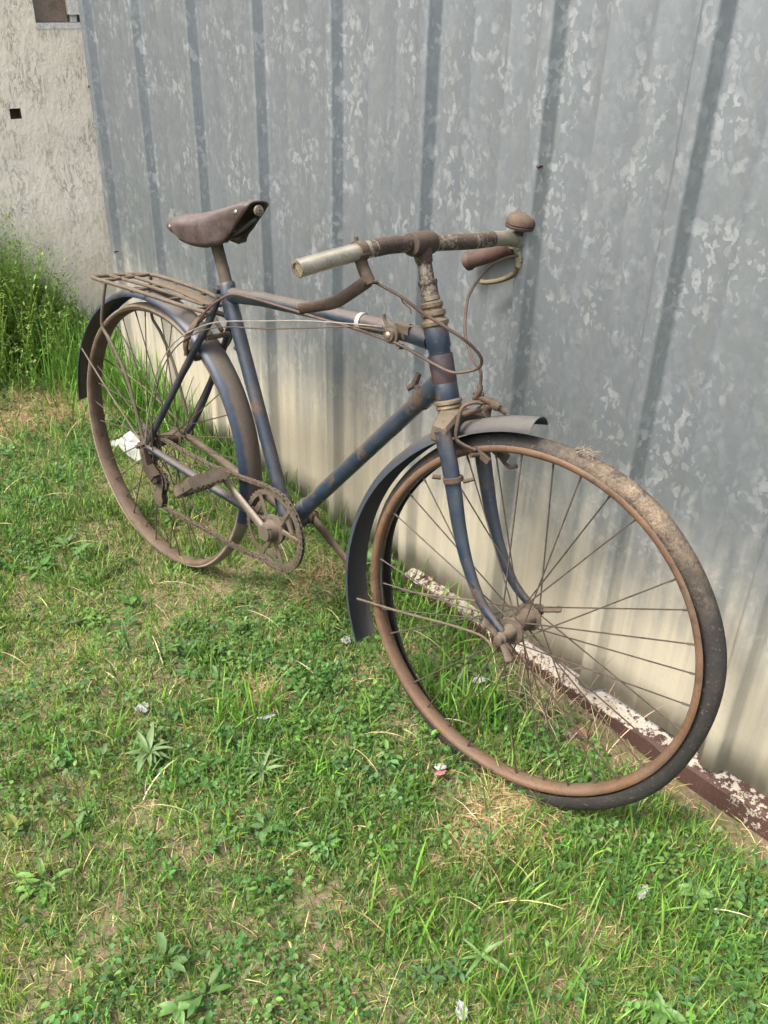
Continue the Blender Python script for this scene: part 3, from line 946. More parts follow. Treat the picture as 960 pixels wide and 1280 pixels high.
def wheel(name, mat44, rim_mat, tyre_vf, tyre_mat, nspoke, missing, hub_w, wide):
    root = link(name, None, bike)
    root.matrix_local = mat44
    obj('rim', revolve([(r_, w_ * wide) for r_, w_ in RIMP], 120), M[rim_mat], root, angle=50)
    obj('tyre', tyre_vf, M[tyre_mat], root, angle=60)
    fl = [(-hub_w, 0.006), (-hub_w + .004, 0.0095), (-0.0345, 0.0145), (-0.0335, 0.0245), (-0.030, 0.0255), (-0.0285, 0.0175), (-0.02, 0.0145), (0.02, 0.0145), (0.0285, 0.0175),
          (0.030, 0.0255), (0.0335, 0.0245), (0.0345, 0.0145), (hub_w - .004, 0.0095), (hub_w, 0.006)]
    obj('hub', lathe((0, 0, 0), (0, 1, 0), fl, 28), M['dusty'], root, angle=30)
    # one spoke mesh, placed 36 times
    sm_ = make_mesh('spoke', *join(tube([(0, 0, 0), (0, 0, 1)], 0.0014, 5), tube([(0, 0, 0.955), (0, 0, 1.0)], 0.0019, 6)), M['spoke'])
    half = nspoke // 2
    for k in range(nspoke):
        if k in missing:
            continue
        side = 1 if k % 2 else -1
        i = k // 2
        th_r = 2 * math.pi * k / nspoke
        lead = 1 if i % 2 else -1
        th_h = th_r + lead * 1.12
        a = Vector((0.0205 * math.cos(th_h), side * 0.032, 0.0205 * math.sin(th_h)))
        b = Vector((0.3100 * math.cos(th_r), side * 0.003, 0.3100 * math.sin(th_r)))
        d = b - a
        o = link('spoke', sm_, root)
        q = d.to_track_quat('Z', 'Y').to_matrix().to_4x4()
        o.matrix_local = Matrix.Translation(a) @ q @ Matrix.Diagonal((1, 1, d.length, 1))
    return root


def tyre_prof(r_out, depth, hw, n=14):
    """open-bottomed tyre: outer arc and inner arc"""
    pts = []
    for t in np.linspace(-1.0, 1.0, n):
        a = t * 1.25 * math.pi / 2
        pts.append((r_out - depth * (1 - math.cos(a)) / (1 - math.cos(1.25 * math.pi / 2)), hw * math.sin(a)))
    inn = [(r - 0.004 if abs(w) < hw * 0.8 else r, w * 0.82) for r, w in pts[::-1]]
    return pts + inn


def front_rfun(t, r, w):
    # slack tyre: slips off the rim to the far side, sags and wrinkles
    dr = 0.0045 * math.cos(t) + 0.001 + 0.019 * max(0.0, -math.sin(t - 0.15)) ** 1.6 + 0.0016 * math.sin(3 * t + 0.8) + 0.0016 * math.sin(7 * t)
    s = 0.0 + 0.006 * math.sin(2 * t + 0.6)
    return r + dr, w + 0.010 + s


fw_mat = Matrix.Translation(Vector((0, 0, 0)))
hubp = Vector((FH[0], -FH[1], FH[2] + Z0))
fw_mat = SM @ Matrix.Translation(hubp)
front = wheel('front_wheel', fw_mat, 'rim', revolve(tyre_prof(0.3405, 0.030, 0.016), 140, rfun=front_rfun), 'rubber', 36, (5, 17, 22, 27), 0.062, 1.0)
for s in (1, -1):
    a = 0.7 if s < 0 else -0.35
    dr = np.array((math.cos(a), 0, -math.sin(a)))
    wn_ = join(lathe((0, s * 0.063, 0), (0, s, 0), [(0, 0.012), (0.004, 0.012), (0.006, 0.009), (0.013, 0.008), (0.014, 0.005)], 14))
    wing = []
    for q in (1, -1):
        wing.append(tube(crm([np.array((0, s * 0.068, 0)) + dr * q * 0.005, np.array((0, s * 0.070, 0)) + dr * q * 0.020, np.array((0, s * 0.078, 0)) + dr * q * 0.040], 4),
                         [0.0060] * 3 + [0.007] * 4 + [0.009, 0.007], 10, flat=(0.6, 1.2)))
    obj('wing_nut', join(wn_, *wing), M['dusty'], front)
# dried mud and straw caught on the front tyre
cl = []
for k in range(60):
    t = math.radians(random.gauss(82, 1.9))
    base = np.array((0.343 * math.cos(t) + 0.002, random.uniform(-0.010, 0.020), 0.342 * math.sin(t)))
    dr = np.array((math.cos(t) + random.uniform(-1.6, 1.6), random.uniform(-1.4, 1.4), math.sin(t) * random.uniform(0.1, 0.8)))
    dr /= np.linalg.norm(dr)
    cl.append(tube([base, base + dr * random.uniform(0.005, 0.015)], [0.0008, 0.0004], 4))
obj('straw_clump', join(*cl), M['tyre_dusty'], front, label='tuft of dry straw stuck to the front tyre')

rear_mat = Matrix.Translation(Vector((0, 0, Z0)))


def rear_rfun(t, r, w):
    return r + 0.0012 * math.sin(5 * t) + 0.0008 * math.sin(11 * t), w + 0.0015 * math.sin(3 * t)


rear = wheel('rear_wheel', rear_mat, 'rim_dusty', revolve(tyre_prof(0.3270, 0.009, 0.0205), 120, rfun=rear_rfun), 'tyre_dusty', 36, (7, 15, 20, 31), 0.066, 1.3)
for r, y in ((0.046, -0.037), (0.040, -0.041), (0.034, -0.045), (0.028, -0.049)):
    pr = [(r - 0.004, y - 0.001), (r, y - 0.001), (r, y + 0.001), (r - 0.004, y + 0.001)]
    N = int(r * 1100)
    v, f = revolve([(0.012, y + 0.001), (0.012, y - 0.001), (r - 0.004, y - 0.001), (r, y - 0.0006), (r, y + 0.0006), (r - 0.004, y + 0.001)], N * 2,
                   rfun=lambda t, rr, w, r=r, N=N: (rr - (0.004 if rr > r - 0.001 and int(round(t / (2 * math.pi) * N * 2)) % 2 else 0), w))
    obj('sprocket', (v, f), M['dusty'], rear, smooth=False)
for s in (1, -1):
    obj('axle_nut', join(lathe((0, s * 0.061, 0), (0, s, 0), [(0, 0.0105), (0.009, 0.0105), (0.010, 0.006), (0.018, 0.005)], 6), lathe((0, s * 0.058, 0), (0, s, 0), [(0, 0.014), (0.002, 0.014)], 14)),
        M['rust'], rear, smooth=False)


# ---- fenders
def fender(center, a0, a1, rad, hw, sag, n=60, skew=0.0):
    """thin curved guard swept round the wheel; rad is a list of (angle, crest radius)"""
    A = np.linspace(math.radians(a0), math.radians(a1), n)
    ra = np.radians([x[0] for x in rad])
    rr = [x[1] for x in rad]
    T = np.linspace(-1, 1, 13)
    V = []
    for i, t in enumerate(A):
        r = np.interp(t, ra, rr)
        tap = 1.0
        for lay in (0, 1):
            for x in (T if lay == 0 else T[::-1]):
                w = hw * math.sin(x * 1.25) / math.sin(1.25) * tap
                d = sag * (1 - math.cos(x * 1.25)) / (1 - math.cos(1.25)) + lay * 0.0016
                q = r - d
                V.append((center[0] + q * math.cos(t), center[1] + w, center[2] + q * math.sin(t)))
    k = 2 * len(T)
    F = [(i * k + j, i * k + (j + 1) % k, (i + 1) * k + (j + 1) % k, (i + 1) * k + j) for i in range(n - 1) for j in range(k)]
    F += [tuple(range(k)), tuple((n - 1) * k + j for j in range(k))[::-1]]
    return V, F


ff = part('front_fender', fender(FH, 95.5, 211, [(95.5, .374), (100, .371), (114, .366), (140, .368), (170, .380), (190, .387), (211, .394)], 0.030, 0.018), 'fender_front', None, True)
rf = part('rear_fender', fender((0, 0, 0), -14, 181, [(-14, .352), (10, .350), (60, .356), (100, .362), (140, .366), (165, .367), (181, .364)], 0.031, 0.017), 'fender_rear')
part('fender_stay', tube(crm([(0.710, 0.034, -0.086), (0.828, 0.042, -0.051), (0.949, 0.052, -0.010), (1.02, 0.060, 0.012), (1.047, 0.063, 0.012), (1.058, 0.064, 0.005)], 5), 0.0024, 8), 'dusty', ff)
part('fender_stay', tube(crm([(0.700, -0.030, -0.086), (0.828, -0.046, -0.051), (0.949, -0.058, -0.010), (1.03, -0.066, 0.014)], 5), 0.0022, 8), 'dusty', ff)
part('fender_stay', tube(crm([(-0.330, 0.026, 0.155), (-0.27, 0.034, 0.128), (-0.152, 0.048, 0.075), (-0.006, 0.064, 0.012)], 5), 0.0022, 8), 'dusty', rf)
part('fender_stay', tube(crm([(-0.352, -0.028, 0.118), (-0.152, -0.048, 0.075), (-0.006, -0.064, 0.012)], 5), 0.0022, 8), 'dusty', rf)
part('reflector_bolt', lathe((-0.372, 0.0, 0.105), (-1, 0, 0), [(0, 0.006), (0.006, 0.006), (0.010, 0.003)], 10), 'black', rf)

# ---- rear rack
rack = part('rear_rack', tube(crm([(0.235, 0.030, 0.372), (0.17, 0.048, 0.374), (0.08, 0.058, 0.374), (-0.05, 0.060, 0.368), (-0.165, 0.060, 0.361), (-0.183, 0.045, 0.361), (-0.150, -0.040, 0.363),
                                   (-0.118, -0.062, 0.366), (-0.05, -0.064, 0.370), (0.08, -0.060, 0.374), (0.17, -0.048, 0.374), (0.235, -0.030, 0.372)], 5), 0.0048, 10), 'dusty')
for a, b in (((-0.172, 0.018, 0.362), (0.19, 0.014, 0.378)), ((-0.160, -0.018, 0.362), (0.19, -0.014, 0.378))):
    part('rack_rod', tube([a, ((a[0] + b[0]) / 2, (a[1] + b[1]) / 2, 0.373), b], 0.0042, 8), 'dusty', rack)
for u_, h_ in ((-0.125, 0.059), (-0.02, 0.061), (0.10, 0.056), (0.19, 0.042)):
    part('rack_rod', tube([(u_, -h_, 0.366 if u_ < 0 else 0.372), (u_ + 0.004, h_, 0.366 if u_ < 0 else 0.372)], 0.0042, 8), 'dusty', rack)
part('rack_plate', tube(crm([(-0.02, 0, 0.380), (0.06, 0.0, 0.384), (0.14, 0.0, 0.383), (0.20, 0, 0.379)], 5), [0.010] + [0.017] * 14 + [0.010], 10, flat=(0.28, 1.0), ref=(0, 0, 1)), 'dusty', rack)
for s in (1, -1):
    part('rack_stay', tube(crm([(-0.122, 0.060 * s, 0.362), (-0.135, 0.065 * s, 0.300), (-0.136, 0.068 * s, 0.257), (-0.100, 0.068 * s, 0.226), (-0.042, 0.066 * s, 0.152), (0.012, 0.066 * s, 0.022)], 5), 0.0038, 8),
         'dusty', rack)

# ---- brakes
part('front_brake', join(
    tube([(0.868, 0, 0.345), (0.926, 0, 0.382)], 0.005, 8),
    tube(crm([(0.924, 0.000, 0.388), (0.910, 0.020, 0.389), (0.899, 0.031, 0.379), (0.897, 0.035, 0.350), (0.900, 0.037, 0.327), (0.914, 0.034, 0.319), (0.934, 0.026, 0.314)], 5), 0.0048, 10, flat=(0.7, 1.15)),
    tube(crm([(0.925, 0.000, 0.383), (0.920, -0.026, 0.386), (0.908, -0.042, 0.372), (0.905, -0.046, 0.350), (0.915, -0.046, 0.328), (0.932, -0.038, 0.314), (0.938, -0.028, 0.309)], 5), 0.0054, 10, flat=(0.7, 1.15)),
    tube(crm([(0.905, 0.012, 0.395), (0.922, 0.006, 0.396), (0.945, -0.004, 0.386), (0.960, -0.010, 0.380)], 5), 0.0055, 10),
    tube([(0.935, 0.004, 0.392), (0.947, -0.002, 0.388)], 0.0085, 10),
    lathe((0.922, 0, 0.380), (0.8, 0, 0.5), [(0, 0.010), (0.006, 0.010), (0.007, 0.006), (0.014, 0.006)], 8)), 'rust', None, True)
part('brake_pad', join(box((0.942, 0.020, 0.307), (0.018, 0.004, 0.0045), ((0.93, 0, -0.36), (0, 1, 0), (0.36, 0, 0.93))), tube([(0.938, 0.024, 0.307), (0.934, 0.040, 0.309)], 0.004, 8)), 'rust_dark', None, True)
part('brake_pad', join(box((0.942, -0.030, 0.303), (0.024, 0.006, 0.006), ((0.93, 0, -0.36), (0, 1, 0), (0.36, 0, 0.93))), tube([(0.938, -0.034, 0.307), (0.934, -0.048, 0.309)], 0.004, 8),
                       tube(crm([(0.945, -0.032, 0.30), (0.955, -0.036, 0.285), (0.972, -0.03, 0.282), (0.985, -0.03, 0.288)], 4), 0.0035, 8)), 'rust_dark', None, True)
part('rear_brake', join(
    tube([(0.232, 0, 0.330), (0.182, 0, 0.368)], 0.005, 8),
    tube(crm([(0.19, 0.0, 0.362), (0.196, 0.03, 0.352), (0.190, 0.047, 0.332), (0.178, 0.054, 0.300), (0.170, 0.048, 0.277), (0.166, 0.034, 0.271)], 5), 0.0075, 10, flat=(0.7, 1.1)),
    tube(crm([(0.19, 0.0, 0.362), (0.20, -0.03, 0.352), (0.198, -0.047, 0.332), (0.188, -0.054, 0.300), (0.178, -0.048, 0.277), (0.170, -0.034, 0.271)], 5), 0.0075, 10, flat=(0.7, 1.1)),
    tube(crm([(0.262, -0.012, 0.335), (0.270, -0.02, 0.315), (0.262, -0.016, 0.295)], 5), 0.009, 10),
    lathe((0.190, 0, 0.360), (-0.8, 0, 0.5), [(0, 0.010), (0.008, 0.010), (0.010, 0.006)], 8)), 'rust')
part('brake_pad', join(box((0.165, 0.026, 0.272), (0.022, 0.007, 0.006), ((0.80, 0, -0.6), (0, 1, 0), (0.6, 0, 0.8))), tube([(0.168, 0.034, 0.271), (0.170, 0.052, 0.271)], 0.0042, 8)), 'rust')
part('brake_pad', join(box((0.170, -0.028, 0.268), (0.022, 0.006, 0.006), ((0.80, 0, -0.6), (0, 1, 0), (0.6, 0, 0.8))), tube([(0.168, -0.034, 0.271), (0.170, -0.05, 0.271)], 0.004, 8)), 'rust_dark')


# ---- cables
def cable(name, pts, r, mat, steer=False):
    return part(name, tube(crm(pts, 5), r, 7), mat, None, steer)


cable('rear_brake_cable', [(0.784, 0.132, 0.572), (0.821, 0.11, 0.555), (0.85, 0.09, 0.534), (0.881, 0.07, 0.517), (0.907, 0.05, 0.5), (0.921, 0.03, 0.48), (0.924, 0.02, 0.463), (0.914, 0.015, 0.448),
                           (0.892, 0.02, 0.437), (0.872, 0.026, 0.432), (0.841, 0.03, 0.436), (0.796, 0.03, 0.443), (0.745, 0.024, 0.446), (0.699, 0.020, 0.444), (0.619, 0.019, 0.443), (0.556, 0.019, 0.439),
                           (0.495, 0.019, 0.437), (0.418, 0.019, 0.434), (0.342, 0.019, 0.43), (0.294, 0.022, 0.425), (0.257, 0.030, 0.404), (0.233, 0.04, 0.380), (0.213, 0.045, 0.354), (0.200, 0.04, 0.336)], 0.0027, 'sheath')
cable('front_brake_cable', [(0.794, -0.226, 0.578), (0.784, -0.2, 0.573), (0.777, -0.17, 0.561), (0.787, -0.13, 0.546), (0.797, -0.1, 0.533), (0.813, -0.07, 0.522), (0.832, -0.045, 0.498), (0.848, -0.03, 0.478),
                            (0.868, -0.02, 0.457), (0.891, -0.008, 0.446), (0.907, -0.002, 0.442), (0.913, 0.0, 0.426), (0.914, 0.002, 0.406), (0.920, 0.004, 0.388)], 0.0027, 'sheath')
cable('gear_wire', [(0.717, 0.030, 0.468), (0.649, 0.032, 0.456), (0.525, 0.035, 0.431), (0.417, 0.04, 0.404), (0.298, 0.045, 0.374), (0.237, 0.052, 0.351), (0.173, 0.06, 0.313), (0.125, 0.063, 0.271),
                    (0.085, 0.066, 0.214), (0.058, 0.067, 0.143), (0.037, 0.067, 0.087), (0.022, 0.068, 0.02)], 0.0013, 'wire')
cable('gear_wire', [(0.722, 0.030, 0.462), (0.649, 0.032, 0.451), (0.525, 0.035, 0.417), (0.417, 0.04, 0.389), (0.303, 0.045, 0.364), (0.237, 0.052, 0.341), (0.187, 0.06, 0.311), (0.143, 0.063, 0.274),
                    (0.101, 0.066, 0.218), (0.071, 0.067, 0.147), (0.053, 0.067, 0.072), (0.04, 0.06, -0.027)], 0.0014, 'sheath')
part('barrel_adjuster', join(tube(crm([(0.914, 0.002, 0.418), (0.916, 0.004, 0.408), (0.912, 0.006, 0.398)], 4), 0.0048, 10), tube([(0.906, 0.006, 0.404), (0.922, 0.0, 0.404)], 0.0035, 8)), 'rust')
part('cable_tie', lathe((0.640, 0, 0.4525), (1, 0, 0.08), [(-0.005, 0.0145), (-0.005, 0.0166), (0.005, 0.0166), (0.005, 0.0145)], 20), 'white_plastic', label='small white clip round the top tube')
part('loose_wire', tube(crm([(0.822, 0.11, 0.555), (0.824, 0.105, 0.545), (0.834, 0.100, 0.538), (0.838, 0.10, 0.530)], 4), 0.0012, 6), 'rust_dark')

# ---- shift lever on the top tube
sh = part('shift_lever', join(lathe((0.730, 0.012, 0.457), (0, 1, 0), [(0, 0.012), (0.004, 0.0165), (0.008, 0.0172), (0.012, 0.0165), (0.013, 0.0120), (0.017, 0.0110), (0.018, 0.006)], 20),
                              tube(crm([(0.725, 0.024, 0.468), (0.715, 0.024, 0.478), (0.712, 0.024, 0.488)], 4), 0.0028, 8)), 'dusty', angle=30)
part('clamp_band', join(lathe((0.742, 0, 0.4605), (1, 0, 0.08), [(-0.010, 0.0145), (-0.010, 0.0160), (0.012, 0.0160), (0.012, 0.0145)], 20), box((0.748, 0.012, 0.470), (0.016, 0.006, 0.007)),
                        tube([(0.748, 0.010, 0.438), (0.748, 0.022, 0.441)], 0.005, 8)), 'dusty', sh)
part('lever_screw', lathe((0.730, 0.029, 0.457), (0, 1, 0), [(0, 0.0060), (0.002, 0.0058), (0.004, 0.003)], 12), 'cream', sh)

# clamp with wing bolt at the top of the down tube
dd = axp(0.396, -0.012) - BB
dd /= np.linalg.norm(dd)
dp = axp(0.396, -0.012) - dd * 0.05
nd_ = np.array((-dd[2], 0, dd[0]))
part('tube_clamp', join(lathe(dp, dd, [(-0.008, 0.0165), (-0.008, 0.0190), (0.010, 0.0190), (0.010, 0.0165)], 18), tube([dp + nd_ * 0.016, dp + nd_ * 0.030], 0.004, 8),
                        tube(crm([dp + nd_ * 0.030 + dd * -0.014 + (0, 0.006, 0), dp + nd_ * 0.030, dp + nd_ * 0.032 + dd * 0.008 + (0, -0.004, 0.012)], 4), 0.0055, 8)), 'rust_dark')

# ---- crankset
RW = 0.043
ring_n = 46


def ring_fun(t, r, w):
    return (r - 0.0055 if r > 0.090 and int(round(t / (2 * math.pi) * ring_n * 2)) % 2 else r, w)


rv, rfc = revolve([(0.078, -0.0016), (0.0855, -0.0016), (0.0910, -0.0009), (0.0910, 0.0009), (0.0855, 0.0016), (0.078, 0.0016)], ring_n * 2, rfun=ring_fun)
rv = rv + BB + (0, RW, 0)
ring = part('chainring', (rv, rfc), 'dusty', smooth=False)
part('spider', join(lathe(BB + (0, 0.030, 0), (0, 1, 0), [(0, 0.018), (0.006, 0.032), (0.012, 0.034), (0.016, 0.033), (0.018, 0.024), (0.026, 0.021), (0.036, 0.020), (0.038, 0.014)], 24),
                    *[tube([BB + (0.028 * math.cos(a), RW, 0.028 * math.sin(a)), BB + (0.080 * math.cos(a + d), RW, 0.080 * math.sin(a + d))], [0.0065, 0.0055], 8, flat=(1, 0.6))
                      for a0 in (0.5, 0.5 + 2 * math.pi / 3, 0.5 + 4 * math.pi / 3) for a, d in ((a0 + 0.22, 0.20), (a0 - 0.22, -0.20))],
                    *[box(BB + (0.06 * math.cos(a0), RW, 0.06 * math.sin(a0)), (0.006, 0.0022, 0.016), ((math.cos(a0), 0, math.sin(a0)), (0, 1, 0), (-math.sin(a0), 0, math.cos(a0))))
                      for a0 in (0.5, 0.5 + 2 * math.pi / 3, 0.5 + 4 * math.pi / 3)]), 'dusty', ring, angle=35)
cdir = np.array((-0.142, 0, 0.079))
PE = BB + cdir


def crank(s):
    a, b = BB + (0, 0.062 * s, 0), BB + cdir * s + (0, 0.070 * s, 0)
    return join(tube([a, a + (b - a) * 0.1, a + (b - a) * 0.9, b], [0.014, 0.0115, 0.0088, 0.011], 12, flat=(0.62, 1.0), ref=(0, 1, 0)),
                lathe(b - (0, 0.007 * s, 0), (0, s, 0), [(0, 0.010), (0.001, 0.0125), (0.014, 0.0125), (0.015, 0.010)], 14),
                lathe(a - (0, 0.012 * s, 0), (0, s, 0), [(0, 0.015), (0.001, 0.0175), (0.021, 0.0175), (0.022, 0.010)], 16),
                tube([a + (0.012, 0.004 * s, 0.018), a + (-0.012, 0.004 * s, -0.018)], 0.0045, 8))


part('crank_arm', crank(1), 'alloy')
part('crank_arm', crank(-1), 'rust')


def pedal(s):
    c = BB + cdir * s + (0, 0.076 * s, 0)
    a = math.radians(38)
    px_, pz_ = np.array((math.cos(a), 0, math.sin(a))), np.array((-math.sin(a), 0, math.cos(a)))
    r = part('pedal', join(tube([c, c + (0, 0.098 * s, 0)], [0.008, 0.0065], 10),
                           *[box(c + (0, 0.006 * s + 0.088 * s * q, 0), (0.036, 0.0022, 0.009), (px_, (0, 1, 0), pz_)) for q in (0, 1)]), 'dusty')
    for q in (1, -1):
        bl = []
        cc = c + px_ * 0.026 * q + (0, 0.050 * s, 0)
        bl.append(box(cc, (0.011, 0.043, 0.0115), (px_, (0, 1, 0), pz_)))
        for k in range(7):
            for z_ in (1, -1):
                bl.append(box(cc + (0, (k - 3) * 0.0125, 0) + pz_ * z_ * 0.0125, (0.0105, 0.004, 0.0018), (px_, (0, 1, 0), pz_)))
        part('pedal_block', join(*bl), 'dusty', r, smooth=False)


pedal(1)          # the far pedal is gone

# ---- derailleur and chain
de = part('derailleur', join(
    box((0.018, 0.066, -0.026), (0.010, 0.006, 0.026), ((0.95, 0, 0.3), (0, 1, 0), (-0.3, 0, 0.95))),
    box((0.034, 0.064, -0.054), (0.022, 0.009, 0.012), ((0.82, 0, -0.57), (0, 1, 0), (0.57, 0, 0.82))),
    lathe((0.012, 0.056, -0.012), (0, 1, 0), [(0, 0.010), (0.016, 0.010), (0.018, 0.006)], 12),
    lathe((0.048, 0.040, -0.072), (0, 1, 0), [(0, 0.012), (0.026, 0.013), (0.030, 0.009)], 14)), 'rust_dark')
for y in (0.036, 0.052):
    part('derailleur_cage', tube(crm([(0.048, y, -0.062), (0.052, y, -0.085), (0.046, y, -0.115), (0.036, y, -0.146)], 5), [0.010] + [0.014] * 5 + [0.011] * 5 + [0.018] * 4 + [0.010], 12, flat=(1.0, 0.10), ref=(1, 0, 0)), 'dusty', de)
for c_ in ((0.050, 0.044, -0.076), (0.038, 0.044, -0.132)):
    part('jockey_wheel', lathe((c_[0], c_[1] - 0.005, c_[2]), (0, 1, 0), [(0, 0.010), (0.002, 0.019), (0.008, 0.019), (0.010, 0.010)], 14), 'rust_dark', de)

path = [(-0.010, 0.030), (0.02, 0.034), (0.145, 0.030), (0.26, 0.034), (0.35, 0.046), (0.43, 0.0575)]
for a in np.radians(np.arange(92, -112, -8)):
    path.append((BB[0] + 0.0915 * math.cos(a), BB[2] + 0.0915 * math.sin(a)))
path += [(0.36, -0.134), (0.25, -0.139), (0.15, -0.145), (0.06, -0.151), (0.036, -0.153), (0.020, -0.142), (0.019, -0.126), (0.040, -0.108), (0.066, -0.092), (0.070, -0.074), (0.055, -0.058), (0.02, -0.046),
         (-0.022, -0.026), (-0.034, 0.0), (-0.026, 0.020), (-0.010, 0.030)]
pp = np.array([(a, RW, b) for a, b in path])
seg = np.r_[0, np.cumsum(np.linalg.norm(np.diff(pp, axis=0), axis=1))]
nl = int(seg[-1] / 0.0127)
sp_ = np.linspace(0, seg[-1], nl + 1)
cp = np.stack([np.interp(sp_, seg, pp[:, i]) for i in range(3)], 1)
lk = []
for i in range(nl):
    a, b = cp[i], cp[i + 1]
    d = (b - a)
    L = np.linalg.norm(d)
    if L < 1e-5:
        continue
    d /= L
    nrm = np.array((-d[2], 0, d[0]))
    wd = 0.0036 if i % 2 else 0.0024
    for s in (1, -1):
        lk.append(box((a + b) / 2 + (0, s * wd, 0), (L / 2 + 0.0035, 0.0006, 0.0042), (d, (0, 1, 0), nrm)))
    lk.append(tube([a + (0, -0.0042, 0), a + (0, 0.0042, 0)], 0.0036, 6))
part('chain', join(*lk), 'dusty', smooth=False)

# ------------------------------------------------------------------ vegetation
def np_mesh(name, V, F, colr, mat, **props):
    """fast mesh from numpy arrays: F is (n, k) triangles or quads, colr per vertex"""
    V = np.asarray(V, np.float32)
    F = np.asarray(F, np.int32)
    me = bpy.data.meshes.new(name)
    me.vertices.add(len(V))
    me.vertices.foreach_set('co', V.ravel())
    k = F.shape[1]
    me.loops.add(F.size)
    me.loops.foreach_set('vertex_index', F.ravel())
    me.polygons.add(len(F))
    me.polygons.foreach_set('loop_start', np.arange(0, F.size, k, dtype=np.int32))
    me.polygons.foreach_set('use_smooth', np.ones(len(F), bool))
    at = me.attributes.new('col', 'FLOAT_COLOR', 'POINT')
    c4 = np.ones((len(V), 4), np.float32)
    c4[:, :3] = colr
    at.data.foreach_set('color', c4.ravel())
    me.materials.append(mat)
    me.update(calc_edges=True)
    me.validate()
    return link(name, me, **props)


def blades(x, y, h, wid, az, lean, colr, tipcol=None, nseg=3, twist=None):
    """curved tapering grass blades, each a strip of triangles"""
    n = len(x)
    z0 = gz(x, y) - 0.004
    dx, dy = np.cos(az), np.sin(az)
    ta = az + np.pi / 2 + (rng.normal(0, 0.5, n) if twist is None else twist)
    px, py = np.cos(ta), np.sin(ta)
    V = np.zeros((n, 2 * nseg + 1, 3))
    Cc = np.zeros((n, 2 * nseg + 1, 3))
    tip = colr if tipcol is None else tipcol
    cx, cy, cz = x.copy(), y.copy(), z0.copy()
    for i in range(nseg + 1):
        s = i / nseg
        if i:
            ang = lean * (0.35 + 0.95 * s)
            st = h / nseg
            cx = cx + dx * np.sin(ang) * st
            cy = cy + dy * np.sin(ang) * st
            cz = np.maximum(cz + np.cos(ang) * st, z0 + 0.003)
        w = wid * (1 - 0.35 * s) * 0.5 if i < nseg else 0
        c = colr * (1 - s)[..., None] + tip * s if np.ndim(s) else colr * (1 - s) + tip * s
        if i < nseg:
            V[:, 2 * i, 0], V[:, 2 * i, 1], V[:, 2 * i, 2] = cx - px * w, cy - py * w, cz
            V[:, 2 * i + 1, 0], V[:, 2 * i + 1, 1], V[:, 2 * i + 1, 2] = cx + px * w, cy + py * w, cz
            Cc[:, 2 * i] = c
            Cc[:, 2 * i + 1] = c
        else:
            V[:, 2 * i] = np.stack([cx, cy, cz], 1)
            Cc[:, 2 * i] = c
    T = []
    for i in range(nseg - 1):
        a = 2 * i
        T += [(a, a + 1, a + 3), (a, a + 3, a + 2)]
    a = 2 * (nseg - 1)
    T.append((a, a + 1, a + 2))
    T = np.array(T)
    F = (np.arange(n)[:, None, None] * (2 * nseg + 1) + T[None]).reshape(-1, 3)
    return V.reshape(-1, 3), F, Cc.reshape(-1, 3)


def leaves(x, y, z, az, pitch, ln, wd, colr):
    """small folded leaves: base, two shoulders, raised rib, tip"""
    n = len(x)
    d = np.stack([np.cos(az) * np.cos(pitch), np.sin(az) * np.cos(pitch), np.sin(pitch)], 1)
    p = np.stack([-np.sin(az), np.cos(az), np.zeros(n)], 1)
    up = np.cross(d, p)
    B = np.stack([x, y, z], 1)
    V = np.zeros((n, 7, 3))
    L, W = ln[:, None], wd[:, None]
    V[:, 0] = B
    V[:, 1] = B + d * L * 0.38 + p * W * 0.5 + up * W * 0.12
    V[:, 2] = B + d * L * 0.78 + p * W * 0.38 + up * W * 0.08
    V[:, 3] = B + d * L - up * L * 0.10
    V[:, 4] = B + d * L * 0.78 - p * W * 0.38 + up * W * 0.08
    V[:, 5] = B + d * L * 0.38 - p * W * 0.5 + up * W * 0.12
    V[:, 6] = B + d * L * 0.55
    T = np.array([(0, 1, 6), (1, 2, 6), (2, 3, 6), (3, 4, 6), (4, 5, 6), (5, 0, 6)])
    F = (np.arange(n)[:, None, None] * 7 + T[None]).reshape(-1, 3)
    return V.reshape(-1, 3), F, np.repeat(colr, 7, 0)


def cat(L):
    V, F, C, o = [], [], [], 0
    for v, f, c in L:
        V.append(v)
        F.append(f + o)
        C.append(c)
        o += len(v)
    return np.concatenate(V), np.concatenate(F), np.concatenate(C)


PATCH = [(-2.989, -0.234, 0.127), (-2.845, -0.379, 0.106), (-2.75, -0.15, 0.10), (-1.221, -0.511, 0.045), (-0.664, -0.337, 0.06), (-0.663, -0.433, 0.057), (-0.411, -0.419, 0.039), (-0.988, -0.481, 0.028), (-1.08, -0.866, 0.035),
         (-0.958, -0.691, 0.037), (-0.922, -1.019, 0.055), (-0.737, -0.731, 0.036), (-0.879, -1.128, 0.050), (-1.457, -0.256, 0.05), (-1.461, -0.154, 0.05), (-0.523, -0.542, 0.042), (-0.934, -0.381, 0.04),
         (-2.141, -0.638, 0.05), (-1.536, -0.553, 0.05), (-0.675, -0.611, 0.03), (-1.39, -0.793, 0.035), (-1.846, -0.269, 0.065)]


